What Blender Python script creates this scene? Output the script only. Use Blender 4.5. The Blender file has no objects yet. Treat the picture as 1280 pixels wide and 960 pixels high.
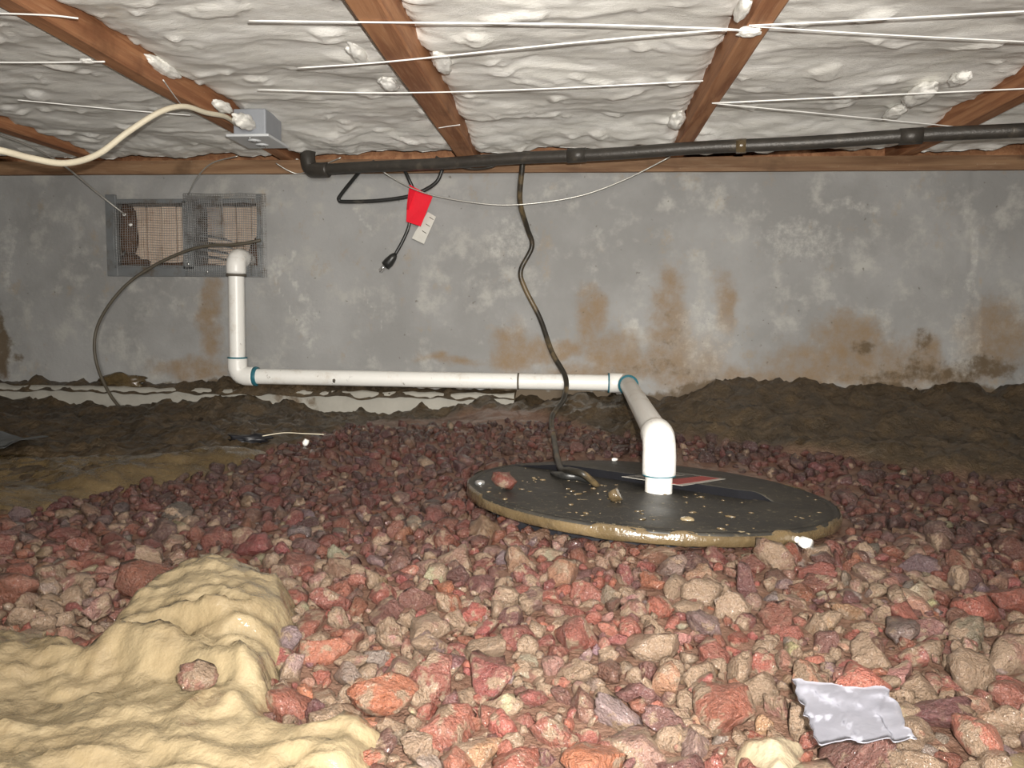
import bpy, bmesh, math, random
import numpy as np
from mathutils import Vector, Matrix

random.seed(7)
rng = np.random.default_rng(11)
scene = bpy.context.scene
COL = scene.collection

# ------------------------------------------------------------------ camera
F = 960.0                       # focal length in pixels of the 1280x960 frame
CAMZ = 0.36
CAM = np.array([0.0, 0.0, CAMZ])
_n = np.array([(718 - 640) / F, (398 - 480) / F, 1.0]); _n /= np.linalg.norm(_n)      # wall normal seen from the camera (x right, y down, z forward)
_s = 0.010
_u = np.array([_s, -1.0, (-82 - _s * 78) / F]); _u -= _n * _u.dot(_n); _u /= np.linalg.norm(_u)
_x = np.cross(_n, -_u); _x = -_x if _x[0] < 0 else _x
# camera axes in world (world X = _x, Y = _n, Z = _u in camera coordinates)
W2C = np.array([_x, _n, _u])    # rows: world axes in camera coordinates
cam_right, cam_down, cam_fwd = W2C[:, 0], W2C[:, 1], W2C[:, 2]
cd = bpy.data.cameras.new('camera'); cd.sensor_width = 36; cd.lens = 27.0; cd.clip_start = 0.01
cam = bpy.data.objects.new('camera', cd); COL.objects.link(cam)
M = Matrix.Identity(4)
for i in range(3):
    M[i][0] = cam_right[i]; M[i][1] = -cam_down[i]; M[i][2] = -cam_fwd[i]; M[i][3] = CAM[i]
cam.matrix_world = M
scene.camera = cam

# ------------------------------------------------------------------ light and exposure
world = bpy.data.worlds.new('world'); scene.world = world; world.use_nodes = True
world.node_tree.nodes['Background'].inputs[0].default_value = (1, 0.95, 0.88, 1)
world.node_tree.nodes['Background'].inputs[1].default_value = 0.02
def lamp(name, kind, loc, power, size, color, rot=None):
    l = bpy.data.lights.new(name, kind); l.energy = power; l.color = color
    if kind == 'AREA': l.size = size
    else: l.shadow_soft_size = size
    o = bpy.data.objects.new(name, l); o.location = loc; COL.objects.link(o)
    if rot: o.rotation_euler = rot
    return o
fl_ = lamp('phone_flash', 'AREA', (0.03, -0.03, CAMZ + 0.04), 12.5, 0.015, (1.0, 0.965, 0.905)); fl_.rotation_euler = M.to_euler(); fl_.data.shape = 'DISK'; fl_.data.spread = math.radians(128)
lamp('fill_light', 'AREA', (0.35, -1.3, 0.52), 26, 0.35, (1.0, 0.96, 0.89), (math.radians(90), 0, 0))  # added fill behind the camera, no visible source; keeps the far wall bright
vs = scene.view_settings
scene.display_settings.display_device = 'sRGB'
vs.view_transform = 'Standard'; vs.look = 'None'; vs.gamma = 1.0; vs.use_curve_mapping = False
vs.exposure = 0.76

# ------------------------------------------------------------------ projection helpers
def ray(px, py):
    return cam_right * ((px - 640) / F) + cam_down * ((py - 480) / F) + cam_fwd
def at_y(px, py, Y):
    d = ray(px, py); return CAM + d * (Y / d[1])
def at_z(px, py, Z):
    d = ray(px, py); return CAM + d * ((Z - CAMZ) / d[2])
def at_plane(px, py, a, b, c):            # Z = a + b x + c y
    d = ray(px, py); t = (a - CAMZ) / (d[2] - b * d[0] - c * d[1]); return CAM + d * t
def project(P):
    q = np.asarray(P) - CAM
    z = q @ cam_fwd
    return 640 + F * (q @ cam_right) / z, 480 + F * (q @ cam_down) / z

# ------------------------------------------------------------------ noise
_perm = np.random.default_rng(3).permutation(4096)
def _hash(ix, iy, iz=0):
    return _perm[(_perm[(_perm[ix & 4095] + iy) & 4095] + iz) & 4095]
def vnoise(x, y, z=0.0, seed=0):
    x, y, z = np.broadcast_arrays(np.asarray(x, float) + seed * 17.3, np.asarray(y, float) + seed * 5.7, np.asarray(z, float))
    ix, iy, iz = (np.floor(v).astype(int) for v in (x, y, z))
    fx, fy, fz = x - ix, y - iy, z - iz
    u, v, w = (t * t * t * (t * (t * 6 - 15) + 10) for t in (fx, fy, fz))
    def g(a, b, c):
        h = _hash(ix + a, iy + b, iz + c)
        th = h * (2 * math.pi / 4096) * 7.0; ph = ((h * 37) % 4096) / 2048.0 - 1
        r = np.sqrt(np.maximum(0, 1 - ph * ph))
        return (fx - a) * np.cos(th) * r + (fy - b) * np.sin(th) * r + (fz - c) * ph
    l = lambda a, b, t: a + (b - a) * t
    return 1.6 * l(l(l(g(0,0,0), g(1,0,0), u), l(g(0,1,0), g(1,1,0), u), v), l(l(g(0,0,1), g(1,0,1), u), l(g(0,1,1), g(1,1,1), u), v), w)
def fbm(x, y, z=0.0, o=4, seed=0, gain=0.5):
    s = 0; a = 1.0; k = 1.0
    for i in range(o):
        s = s + a * vnoise(np.asarray(x) * k, np.asarray(y) * k, np.asarray(z) * k, seed + i); a *= gain; k *= 2.03
    return s
def sstep(a, b, x):
    t = np.clip((np.asarray(x, float) - a) / (b - a), 0, 1); return t * t * (3 - 2 * t)

# ------------------------------------------------------------------ object helpers
OFF = {}
def new_mesh(name, verts, faces, smooth=True):
    me = bpy.data.meshes.new(name)
    v = np.asarray(verts, np.float32).reshape(-1, 3)
    if isinstance(faces, np.ndarray):
        n, k = faces.shape
        me.vertices.add(len(v)); me.vertices.foreach_set('co', v.ravel())
        me.loops.add(n * k); me.loops.foreach_set('vertex_index', faces.ravel().astype(np.int32))
        me.polygons.add(n); me.polygons.foreach_set('loop_start', np.arange(n, dtype=np.int32) * k)
        try: me.polygons.foreach_set('loop_total', np.full(n, k, np.int32))
        except Exception: pass
    else:
        me.from_pydata([tuple(p) for p in v.tolist()], [], [tuple(f) for f in faces])
    me.update(calc_edges=True); me.validate()
    if smooth: me.polygons.foreach_set('use_smooth', np.ones(len(me.polygons), bool))
    return me
def tag(o, label=None, cat=None, group=None, kind=None):
    if label: o['label'] = label
    if cat: o['category'] = cat
    if group: o['group'] = group
    if kind: o['kind'] = kind
    return o
def thing(name, loc, label, cat, group=None):
    o = bpy.data.objects.new(name, None); o.empty_display_size = 0.05
    o.location = tuple(float(c) for c in loc); COL.objects.link(o); OFF[o.name] = np.array(loc, float)
    return tag(o, label, cat, group)
def obj(name, verts, faces, mat, parent=None, smooth=True, attrs=None, **t):
    v = np.asarray(verts, float).reshape(-1, 3)
    if parent is None:
        loc = np.array([(v[:, 0].min() + v[:, 0].max()) / 2, (v[:, 1].min() + v[:, 1].max()) / 2, v[:, 2].min()])
        if t.get('kind') == 'structure': loc = np.zeros(3)
    else: loc = OFF[parent.name]
    me = new_mesh(name, v - loc, faces, smooth)
    if mat: me.materials.append(mat)
    for k, a in (attrs or {}).items():
        a = np.asarray(a, np.float32)
        if a.ndim == 1:
            at = me.attributes.new(k, 'FLOAT', 'POINT'); at.data.foreach_set('value', a)
        else:
            if a.shape[1] == 3: a = np.c_[a, np.ones(len(a), np.float32)]
            at = me.attributes.new(k, 'FLOAT_COLOR', 'POINT'); at.data.foreach_set('color', a.astype(np.float32).ravel())
    o = bpy.data.objects.new(name, me); COL.objects.link(o)
    if parent is None: o.location = tuple(float(c) for c in loc)
    else: o.parent = parent
    OFF[o.name] = loc
    return tag(o, **t)

def catmull(pts, n=8):
    P = np.asarray(pts, float); Q = np.vstack([2 * P[0] - P[1], P, 2 * P[-1] - P[-2]]); out = []
    for i in range(1, len(Q) - 2):
        p0, p1, p2, p3 = Q[i - 1], Q[i], Q[i + 1], Q[i + 2]
        for k in range(n):
            t = k / n
            out.append(0.5 * ((2 * p1) + (-p0 + p2) * t + (2 * p0 - 5 * p1 + 4 * p2 - p3) * t * t + (-p0 + 3 * p1 - 3 * p2 + p3) * t ** 3))
    out.append(P[-1]); return np.array(out)
def tube(path, r, k=8, caps=True):
    P = np.asarray(path, float); n = len(P); r = np.broadcast_to(np.asarray(r, float), (n,))
    T = np.gradient(P, axis=0); T /= np.maximum(np.linalg.norm(T, axis=1, keepdims=True), 1e-9)
    a = np.array([0, 0, 1.0]) if abs(T[0][2]) < 0.9 else np.array([1.0, 0, 0])
    N = np.cross(T[0], a); N /= np.linalg.norm(N); V = []
    ang = np.arange(k) * 2 * math.pi / k
    for i in range(n):
        N = N - T[i] * N.dot(T[i]); N /= np.linalg.norm(N); B = np.cross(T[i], N)
        V.append(P[i] + r[i] * (np.cos(ang)[:, None] * N + np.sin(ang)[:, None] * B))
    V = np.vstack(V); Fs = []
    for i in range(n - 1):
        for j in range(k):
            j2 = (j + 1) % k; Fs.append((i * k + j, i * k + j2, (i + 1) * k + j2, (i + 1) * k + j))
    if caps: Fs.append(tuple(range(k - 1, -1, -1))); Fs.append(tuple((n - 1) * k + j for j in range(k)))
    return V, Fs
def box(x0, x1, y0, y1, z0, z1):
    V = [(x, y, z) for z in (z0, z1) for y in (y0, y1) for x in (x0, x1)]
    return np.array(V, float), [(0, 2, 3, 1), (4, 5, 7, 6), (0, 1, 5, 4), (2, 6, 7, 3), (0, 4, 6, 2), (1, 3, 7, 5)]
def join(parts):
    V = []; Fs = []; o = 0
    for v, f in parts:
        V.append(np.asarray(v)); Fs += [tuple(int(i) + o for i in q) for q in f]; o += len(v)
    return np.vstack(V), Fs
def bevel_mod(o, w, seg=2):
    m = o.modifiers.new('bevel', 'BEVEL'); m.width = w; m.segments = seg; m.limit_method = 'ANGLE'; return o
def grid_faces(nx, ny):
    i = np.arange(nx - 1)[None, :] + np.arange(ny - 1)[:, None] * nx
    i = i.ravel(); return np.stack([i, i + 1, i + nx + 1, i + nx], 1)
def slab(poly, thick):                       # extrude a closed 3-D polygon along its normal
    P = np.asarray(poly, float); n = np.cross(P[1] - P[0], P[2] - P[0]); n /= np.linalg.norm(n); k = len(P)
    V = np.vstack([P, P + n * thick])
    return V, [tuple(range(k - 1, -1, -1)), tuple(range(k, 2 * k))] + [(i, (i + 1) % k, k + (i + 1) % k, k + i) for i in range(k)]
def bumpy_slab(poly, thick, cuts=3, amp=0.004, seed=0):
    pass

# ------------------------------------------------------------------ materials
class NT:
    def __init__(s, name):
        s.m = bpy.data.materials.new(name); s.m.use_nodes = True; s.t = s.m.node_tree; s.b = s.t.nodes['Principled BSDF']
        s.tc = s.t.nodes.new('ShaderNodeTexCoord')
    def link(s, a, b): s.t.links.new(a, b)
    def inp(s, sock, v):
        if hasattr(v, 'is_output') or isinstance(v, bpy.types.NodeSocket): s.link(v, sock)
        else: sock.default_value = (*v, 1) if isinstance(v, tuple) and len(v) == 3 and sock.type == 'RGBA' else v
    def vec(s, scale=(1, 1, 1), rnd=False):
        m = s.t.nodes.new('ShaderNodeMapping'); s.link(s.tc.outputs['Object'], m.inputs[0]); m.inputs['Scale'].default_value = scale
        if rnd:
            oi = s.t.nodes.new('ShaderNodeObjectInfo'); q = s.math('MULTIPLY', oi.outputs['Random'], 37.0); s.link(q, m.inputs['Location'])
        return m.outputs[0]
    def noise(s, scale, detail=4, rough=0.55, vec=None, dist=0.0):
        n = s.t.nodes.new('ShaderNodeTexNoise'); s.link(vec or s.tc.outputs['Object'], n.inputs['Vector'])
        n.inputs['Scale'].default_value = scale; n.inputs['Detail'].default_value = detail; n.inputs['Roughness'].default_value = rough; n.inputs['Distortion'].default_value = dist
        return n.outputs[0]
    def math(s, op, a, b=0.0, c=None):
        n = s.t.nodes.new('ShaderNodeMath'); n.operation = op; s.inp(n.inputs[0], a); s.inp(n.inputs[1], b)
        if c is not None: s.inp(n.inputs[2], c)
        return n.outputs[0]
    def ramp(s, f, lo, hi, a=0.0, b=1.0):
        n = s.t.nodes.new('ShaderNodeMapRange'); n.interpolation_type = 'SMOOTHSTEP'; s.inp(n.inputs[0], f)
        for i, v in enumerate((lo, hi, a, b)): n.inputs[i + 1].default_value = v
        return n.outputs[0]
    def mix(s, f, a, b, mode='MIX'):
        n = s.t.nodes.new('ShaderNodeMix'); n.data_type = 'RGBA'; n.blend_type = mode
        s.inp(n.inputs[0], f); s.inp(n.inputs[6], a); s.inp(n.inputs[7], b); return n.outputs[2]
    def attr(s, name, out='Fac'):
        n = s.t.nodes.new('ShaderNodeAttribute'); n.attribute_name = name; return n.outputs[out]
    def bump(s, h, strength=0.5, dist=0.01, prev=None):
        n = s.t.nodes.new('ShaderNodeBump'); s.inp(n.inputs['Height'], h); n.inputs['Strength'].default_value = strength; n.inputs['Distance'].default_value = dist
        if prev is not None: s.link(prev, n.inputs['Normal'])
        return n.outputs[0]
    def out(s, col, rough=0.6, metal=0.0, normal=None, spec=0.5, **k):
        s.inp(s.b.inputs['Base Color'], col); s.inp(s.b.inputs['Roughness'], rough); s.inp(s.b.inputs['Metallic'], metal)
        s.inp(s.b.inputs['Specular IOR Level'], spec)
        if normal is not None: s.link(normal, s.b.inputs['Normal'])
        for q, v in k.items():
            if isinstance(v, bpy.types.NodeSocket): s.link(v, s.b.inputs[q])
            else: s.b.inputs[q].default_value = v
        return s.m

def simple(name, col, rough=0.5, metal=0.0, var=0.25, scale=30, bump=0.15, spec=0.5, dirt=None, dirt_amt=(0.5, 0.7)):
    t = NT(name); v = t.vec(rnd=True); n = t.noise(scale, 4, vec=v)
    c = t.mix(n, tuple(x * (1 - var) for x in col), tuple(min(1, x * (1 + var)) for x in col))
    if dirt: c = t.mix(t.ramp(t.noise(scale * 0.45, 6, 0.65, vec=v), *dirt_amt), c, dirt)
    return t.out(c, rough, metal, t.bump(t.noise(scale * 6, 3, vec=v), bump, 0.003), spec)

def mat_concrete():
    t = NT('concrete')
    big = t.noise(2.2, 5, 0.6); mid = t.noise(11, 6, 0.65); fine = t.noise(90, 4, 0.6)
    c = t.mix(t.ramp(big, 0.35, 0.65), (0.225, 0.223, 0.216), (0.305, 0.304, 0.298))
    c = t.mix(t.ramp(mid, 0.5, 0.72), c, (0.355, 0.348, 0.325))
    c = t.mix(t.ramp(t.noise(16, 5, 0.7, vec=t.vec((1, 1, 0.8))), 0.58, 0.75, 0, 0.45), c, (0.29, 0.225, 0.15))
    st = t.math('ADD', t.attr('stain'), t.math('MULTIPLY', t.math('SUBTRACT', t.noise(20, 6, 0.7), 0.5), 1.5))
    c = t.mix(t.ramp(st, 0.15, 1.25, 0, 0.95), c, (0.215, 0.145, 0.08))
    dk = t.math('ADD', t.attr('damp'), t.math('MULTIPLY', t.math('SUBTRACT', t.noise(30, 6, 0.7), 0.5), 1.0))
    c = t.mix(t.ramp(dk, 0.4, 0.75, 0, 0.9), c, (0.10, 0.068, 0.036))
    wh = t.math('ADD', t.attr('lime'), t.math('MULTIPLY', t.math('SUBTRACT', t.noise(40, 6, 0.7), 0.5), 1.2))
    c = t.mix(t.ramp(wh, 0.35, 0.95, 0, 0.7), c, (0.52, 0.51, 0.47))
    pit = t.ramp(t.noise(55, 2, 0.5), 0.70, 0.76)
    c = t.mix(t.math('MULTIPLY', pit, 0.6), c, (0.09, 0.075, 0.055))
    nb = t.bump(fine, 0.25, 0.004, t.bump(mid, 0.3, 0.01))
    return t.out(c, 0.75, 0, nb, 0.3)
def mat_wood(name, a, b, c3, axis='Y'):
    t = NT(name)
    sc = {'Y': (14, 0.9, 14), 'X': (0.9, 14, 14), 'Z': (14, 14, 0.9)}[axis]
    v = t.vec(sc, True); g = t.noise(3.0, 6, 0.6, vec=v, dist=0.6); f = t.noise(11.0, 4, 0.6, vec=v)
    c = t.mix(t.ramp(g, 0.35, 0.65), a, b)
    c = t.mix(t.ramp(f, 0.5, 0.75, 0, 0.6), c, c3)
    blot = t.ramp(t.noise(6, 5, 0.6, vec=t.vec(rnd=True)), 0.55, 0.72, 0, 0.55)
    c = t.mix(blot, c, tuple(x * 0.45 for x in a))
    dust = t.ramp(t.noise(120, 3, 0.7, vec=t.vec(rnd=True)), 0.66, 0.74, 0, 0.35)
    c = t.mix(dust, c, (0.5, 0.42, 0.33))
    return t.out(c, 0.7, 0, t.bump(g, 0.4, 0.004, t.bump(f, 0.3, 0.002)), 0.3)
def mat_insulation():
    t = NT('fibreglass')
    v = t.vec((1.0, 3.0, 1.5), True)
    a = t.noise(7, 6, 0.65, vec=v); f = t.noise(60, 5, 0.7, vec=v); ff = t.noise(260, 3, 0.7, vec=v)
    c = t.mix(t.ramp(a, 0.35, 0.7), (0.80, 0.785, 0.73), (0.90, 0.89, 0.85))
    c = t.mix(t.ramp(f, 0.55, 0.8, 0, 0.35), c, (0.62, 0.60, 0.53))
    c = t.mix(t.ramp(t.noise(3.1, 5, 0.65, vec=t.vec(rnd=True)), 0.64, 0.75, 0, 0.4), c, (0.55, 0.44, 0.30))
    nb = t.bump(f, 0.25, 0.01, t.bump(ff, 0.35, 0.004))
    return t.out(c, 0.95, 0, nb, 0.1)
def mat_soil():
    t = NT('wet_soil')
    n = t.noise(14, 6, 0.65); f = t.noise(70, 5, 0.7); ff = t.noise(300, 3, 0.6)
    c = t.mix(t.ramp(n, 0.35, 0.7), (0.038, 0.025, 0.011), (0.085, 0.055, 0.025))
    c = t.mix(t.ramp(f, 0.5, 0.75, 0, 0.5), c, (0.11, 0.074, 0.036))
    c = t.mix(t.attr('gravelly'), c, t.mix(f, (0.10, 0.048, 0.032), (0.20, 0.115, 0.075)))
    nb = t.bump(f, 0.8, 0.012, t.bump(ff, 0.4, 0.003))
    return t.out(c, t.ramp(f, 0.3, 0.7, 0.35, 0.75), 0, nb, 0.5, **{'Coat Weight': 0.35, 'Coat Roughness': 0.15})
def mat_mud(name, a, b, d):
    t = NT(name)
    n = t.noise(9, 5, 0.6, dist=0.5); f = t.noise(45, 4, 0.6); ff = t.noise(220, 3, 0.6)
    c = t.mix(t.ramp(n, 0.35, 0.68), a, b)
    c = t.mix(t.ramp(f, 0.55, 0.75, 0, 0.4), c, d)
    nb = t.bump(f, 0.3, 0.012, t.bump(ff, 0.12, 0.003))
    return t.out(c, t.ramp(f, 0.35, 0.65, 0.17, 0.36), 0, nb, 0.5, **{'Coat Weight': 0.8, 'Coat Roughness': 0.08, 'Coat Normal': t.bump(f, 0.5, 0.012)})
def mat_stone():
    t = NT('wet_lava_rock')
    v = t.vec(rnd=True)
    n = t.noise(55, 5, 0.65, vec=v); f = t.noise(260, 4, 0.7, vec=v); big = t.noise(42, 4, 0.6, vec=v)
    base = t.attr('stone_colour', 'Color')
    c = t.mix(t.ramp(f, 0.3, 0.7, 0.0, 0.55), base, t.mix(0.55, base, (0.02, 0.008, 0.006)))
    c = t.mix(t.ramp(n, 0.52, 0.75, 0, 0.55), c, (0.24, 0.15, 0.105))
    mk = t.math('ADD', t.attr('mud_coat'), t.math('MULTIPLY', t.math('SUBTRACT', big, 0.5), 2.6))
    mk = t.ramp(mk, 0.42, 0.62)
    c = t.mix(mk, c, t.mix(n, (0.175, 0.115, 0.074), (0.265, 0.186, 0.126)))
    nb = t.bump(f, 1.0, 0.006, t.bump(n, 0.8, 0.012))
    return t.out(c, t.ramp(n, 0.3, 0.7, 0.24, 0.45), 0, nb, 0.5, **{'Coat Weight': 0.8, 'Coat Roughness': 0.10, 'Coat Normal': t.bump(n, 0.7, 0.01, t.bump(t.noise(420, 2, 0.5, vec=v), 0.7, 0.004))})
def mat_pvc():
    t = NT('white_pvc'); v = t.vec(rnd=True)
    d = t.ramp(t.noise(12, 6, 0.7, vec=v), 0.50, 0.74, 0, 0.6)
    s = t.ramp(t.noise(40, 5, 0.75, vec=v), 0.63, 0.72, 0, 0.7)
    c = t.mix(d, (0.82, 0.81, 0.77), (0.50, 0.42, 0.32)); c = t.mix(s, c, (0.17, 0.13, 0.09))
    return t.out(c, 0.38, 0, t.bump(t.noise(150, 3, vec=v), 0.08, 0.002), 0.5)
def mat_lid():
    t = NT('black_lid_plastic')
    n = t.noise(7, 6, 0.65); f = t.noise(50, 5, 0.7, vec=t.vec((0.35, 1.6, 1))); ff = t.noise(170, 3, 0.6)
    c = t.mix(t.ramp(n, 0.35, 0.7), (0.018, 0.017, 0.0155), (0.040, 0.036, 0.029))
    c = t.mix(t.ramp(f, 0.58, 0.70, 0, 0.55), c, (0.11, 0.09, 0.055))
    c = t.mix(t.ramp(ff, 0.635, 0.68, 0, 0.75), c, (0.22, 0.18, 0.11))
    c = t.mix(t.ramp(t.noise(60, 2, 0.5), 0.70, 0.73, 0, 0.8), c, (0.26, 0.21, 0.13))
    return t.out(c, t.ramp(n, 0.3, 0.7, 0.42, 0.62), 0, t.bump(ff, 0.2, 0.002), 0.4)

MT = {
    'concrete': mat_concrete(),
    'footing': simple('footing_concrete', (0.32, 0.305, 0.265), 0.75, var=0.2, scale=14, bump=0.4, dirt=(0.12, 0.085, 0.05), dirt_amt=(0.58, 0.68)),
    'joist': mat_wood('joist_wood', (0.27, 0.115, 0.055), (0.44, 0.215, 0.105), (0.50, 0.28, 0.15)),
    'sill': mat_wood('sill_wood', (0.16, 0.085, 0.045), (0.26, 0.155, 0.085), (0.30, 0.20, 0.12), 'X'),
    'subfloor': mat_wood('subfloor_wood', (0.25, 0.16, 0.09), (0.35, 0.24, 0.14), (0.40, 0.29, 0.17), 'X'),
    'insul': mat_insulation(),
    'soil': mat_soil(),
    'mud': mat_mud('tan_mud', (0.178, 0.135, 0.076), (0.23, 0.182, 0.108), (0.13, 0.094, 0.051)),
    'mud_dark': mat_mud('brown_mud', (0.07, 0.047, 0.02), (0.11, 0.076, 0.034), (0.05, 0.033, 0.015)),
    'mud_pale': mat_mud('pale_mud', (0.25, 0.20, 0.13), (0.32, 0.27, 0.19), (0.16, 0.12, 0.08)),
    'stone': mat_stone(),
    'pvc': mat_pvc(),
    'primer': simple('blue_primer', (0.02, 0.13, 0.17), 0.4, var=0.4, scale=60),
    'grime': simple('dark_grime', (0.10, 0.085, 0.065), 0.7),
    'lid': mat_lid(),
    'rim_mud': mat_mud('rim_mud', (0.085, 0.060, 0.030), (0.135, 0.096, 0.050), (0.035, 0.027, 0.016)),
    'basin': simple('black_basin_plastic', (0.015, 0.015, 0.018), 0.45),
    'iron': simple('dusty_black_pipe', (0.045, 0.040, 0.034), 0.42, 0.2, 0.4, 40, 0.3, dirt=(0.10, 0.085, 0.065), dirt_amt=(0.55, 0.75)),
    'rubber': simple('muddy_black_rubber', (0.022, 0.019, 0.014), 0.42, var=0.4, scale=25, dirt=(0.14, 0.10, 0.05), dirt_amt=(0.45, 0.65)),
    'black': simple('black_cord_rubber', (0.018, 0.018, 0.017), 0.4, dirt=(0.12, 0.11, 0.09), dirt_amt=(0.55, 0.75)),
    'coax': simple('dusty_grey_cable', (0.085, 0.072, 0.052), 0.55, var=0.3),
    'twine': simple('white_twine', (0.85, 0.85, 0.82), 0.35, var=0.1, scale=80),
    'wire': simple('galvanised_wire', (0.55, 0.54, 0.50), 0.35, 0.7, 0.2, 60),
    'romex': simple('cream_cable_sheath', (0.66, 0.60, 0.46), 0.45, var=0.12, scale=25),
    'mesh': simple('galvanised_mesh', (0.36, 0.36, 0.355), 0.45, 0.55, 0.3, 60, dirt=(0.12, 0.09, 0.06), dirt_amt=(0.5, 0.7)),
    'vent_metal': simple('grey_vent_metal', (0.17, 0.18, 0.185), 0.55, 0.3, 0.3, 20, dirt=(0.11, 0.08, 0.05), dirt_amt=(0.52, 0.7)),
    'board': mat_wood('pale_siding', (0.58, 0.44, 0.34), (0.70, 0.56, 0.45), (0.74, 0.64, 0.50), 'Z'),
    'debris': simple('brown_leaf_litter', (0.085, 0.04, 0.018), 0.7, var=0.6, scale=60, bump=0.8),
    'box_grey': simple('grey_box_plastic', (0.28, 0.295, 0.32), 0.5, var=0.12),
    'plate_white': simple('white_plate_plastic', (0.58, 0.60, 0.61), 0.45, var=0.08),
    'red': simple('red_tag_plastic', (0.72, 0.012, 0.03), 0.35, var=0.15),
    'tag_white': simple('white_tag_paper', (0.55, 0.54, 0.49), 0.5, var=0.15),
    'ink': simple('black_ink', (0.03, 0.03, 0.03), 0.6),
    'metal': simple('bright_metal', (0.75, 0.75, 0.74), 0.25, 0.9, 0.1),
    'sticker_red': simple('sticker_red', (0.33, 0.045, 0.04), 0.5, var=0.3, scale=80),
    'sticker_white': simple('sticker_white', (0.42, 0.40, 0.36), 0.5, var=0.25, scale=80),
    'sticker_black': simple('sticker_black', (0.03, 0.03, 0.028), 0.5),
    'plastic_white': simple('white_plastic', (0.80, 0.79, 0.75), 0.35),
    'plastic_grey': simple('grey_plastic_sheet', (0.075, 0.08, 0.082), 0.3, var=0.3, scale=8),
}
def mat_film():
    t = NT('cloudy_film'); n = t.noise(18, 5, 0.6)
    c = t.mix(n, (0.17, 0.17, 0.20), (0.24, 0.24, 0.27))
    return t.out(c, 0.22, 0, t.bump(t.noise(60, 4), 0.2, 0.004), 0.5, Alpha=0.78)
MT['film'] = mat_film()

# ------------------------------------------------------------------ key dimensions
WY = 2.4                      # inner face of the foundation wall
WTOP = 0.803; JB = 0.845      # wall top, underside of the joists
def P_wall(px, py, d=0.0): return at_y(px, py, WY - d)

# lid plane from four points of its rim
LC = np.array([at_y(812, 610, 1.40)[0], 1.40]); LR = 0.328
_pts = np.array([at_y(587, 603, 1.40), at_y(1038, 632, 1.40), at_y(815, 655, 1.40 - LR), at_y(790, 573, 1.40 + LR)])
_A = np.c_[np.ones(4), _pts[:, 0], _pts[:, 1]]
LA, LB, LCc = np.linalg.lstsq(_A, _pts[:, 2], rcond=None)[0]
LC[0] = (_pts[0][0] + _pts[1][0]) / 2; LR = (_pts[1][0] - _pts[0][0]) / 2
def lidz(x, y): return LA + LB * x + LCc * y

def G(x, y):                  # smooth ground level under the gravel and the soil
    x = np.asarray(x, float); y = np.asarray(y, float)
    d2 = (x - LC[0]) ** 2 + (y - 1.25) ** 2
    z = 0.040 * np.exp(-d2 / 0.42 ** 2) - 0.028 * sstep(0.45, 1.0, x) * np.exp(-(y - 1.35) ** 2 / 0.3)
    z = z + 0.05 * sstep(1.35, 2.0, y)
    right = 0.62 * sstep(-0.44, -0.20, x) + 0.38 * sstep(0.22, 0.50, x)
    z = z + sstep(1.95, 2.36, y) * (0.006 + right * 0.088)
    return z
def ground_hit(px, py, lift=0.0):
    d = ray(px, py); Y = 1.0
    for _ in range(40):
        p = CAM + d * (Y / d[1]); z = float(G(p[0], Y)) + lift
        Yn = d[1] * (z - CAMZ) / d[2]; Y = 0.5 * Y + 0.5 * min(max(Yn, 0.3), 2.4)
    p = CAM + d * (Y / d[1]); return p
_bl = np.array([ground_hit(*p) for p in [(-150, 670), (0, 648), (100, 618), (200, 600), (330, 566), (400, 546), (450, 530), (600, 512), (690, 520), (760, 545), (850, 548), (950, 558), (1040, 574), (1150, 590), (1280, 606), (1400, 615)]])
def gravel_back(x): return np.interp(x, _bl[:, 0], _bl[:, 1])

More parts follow.
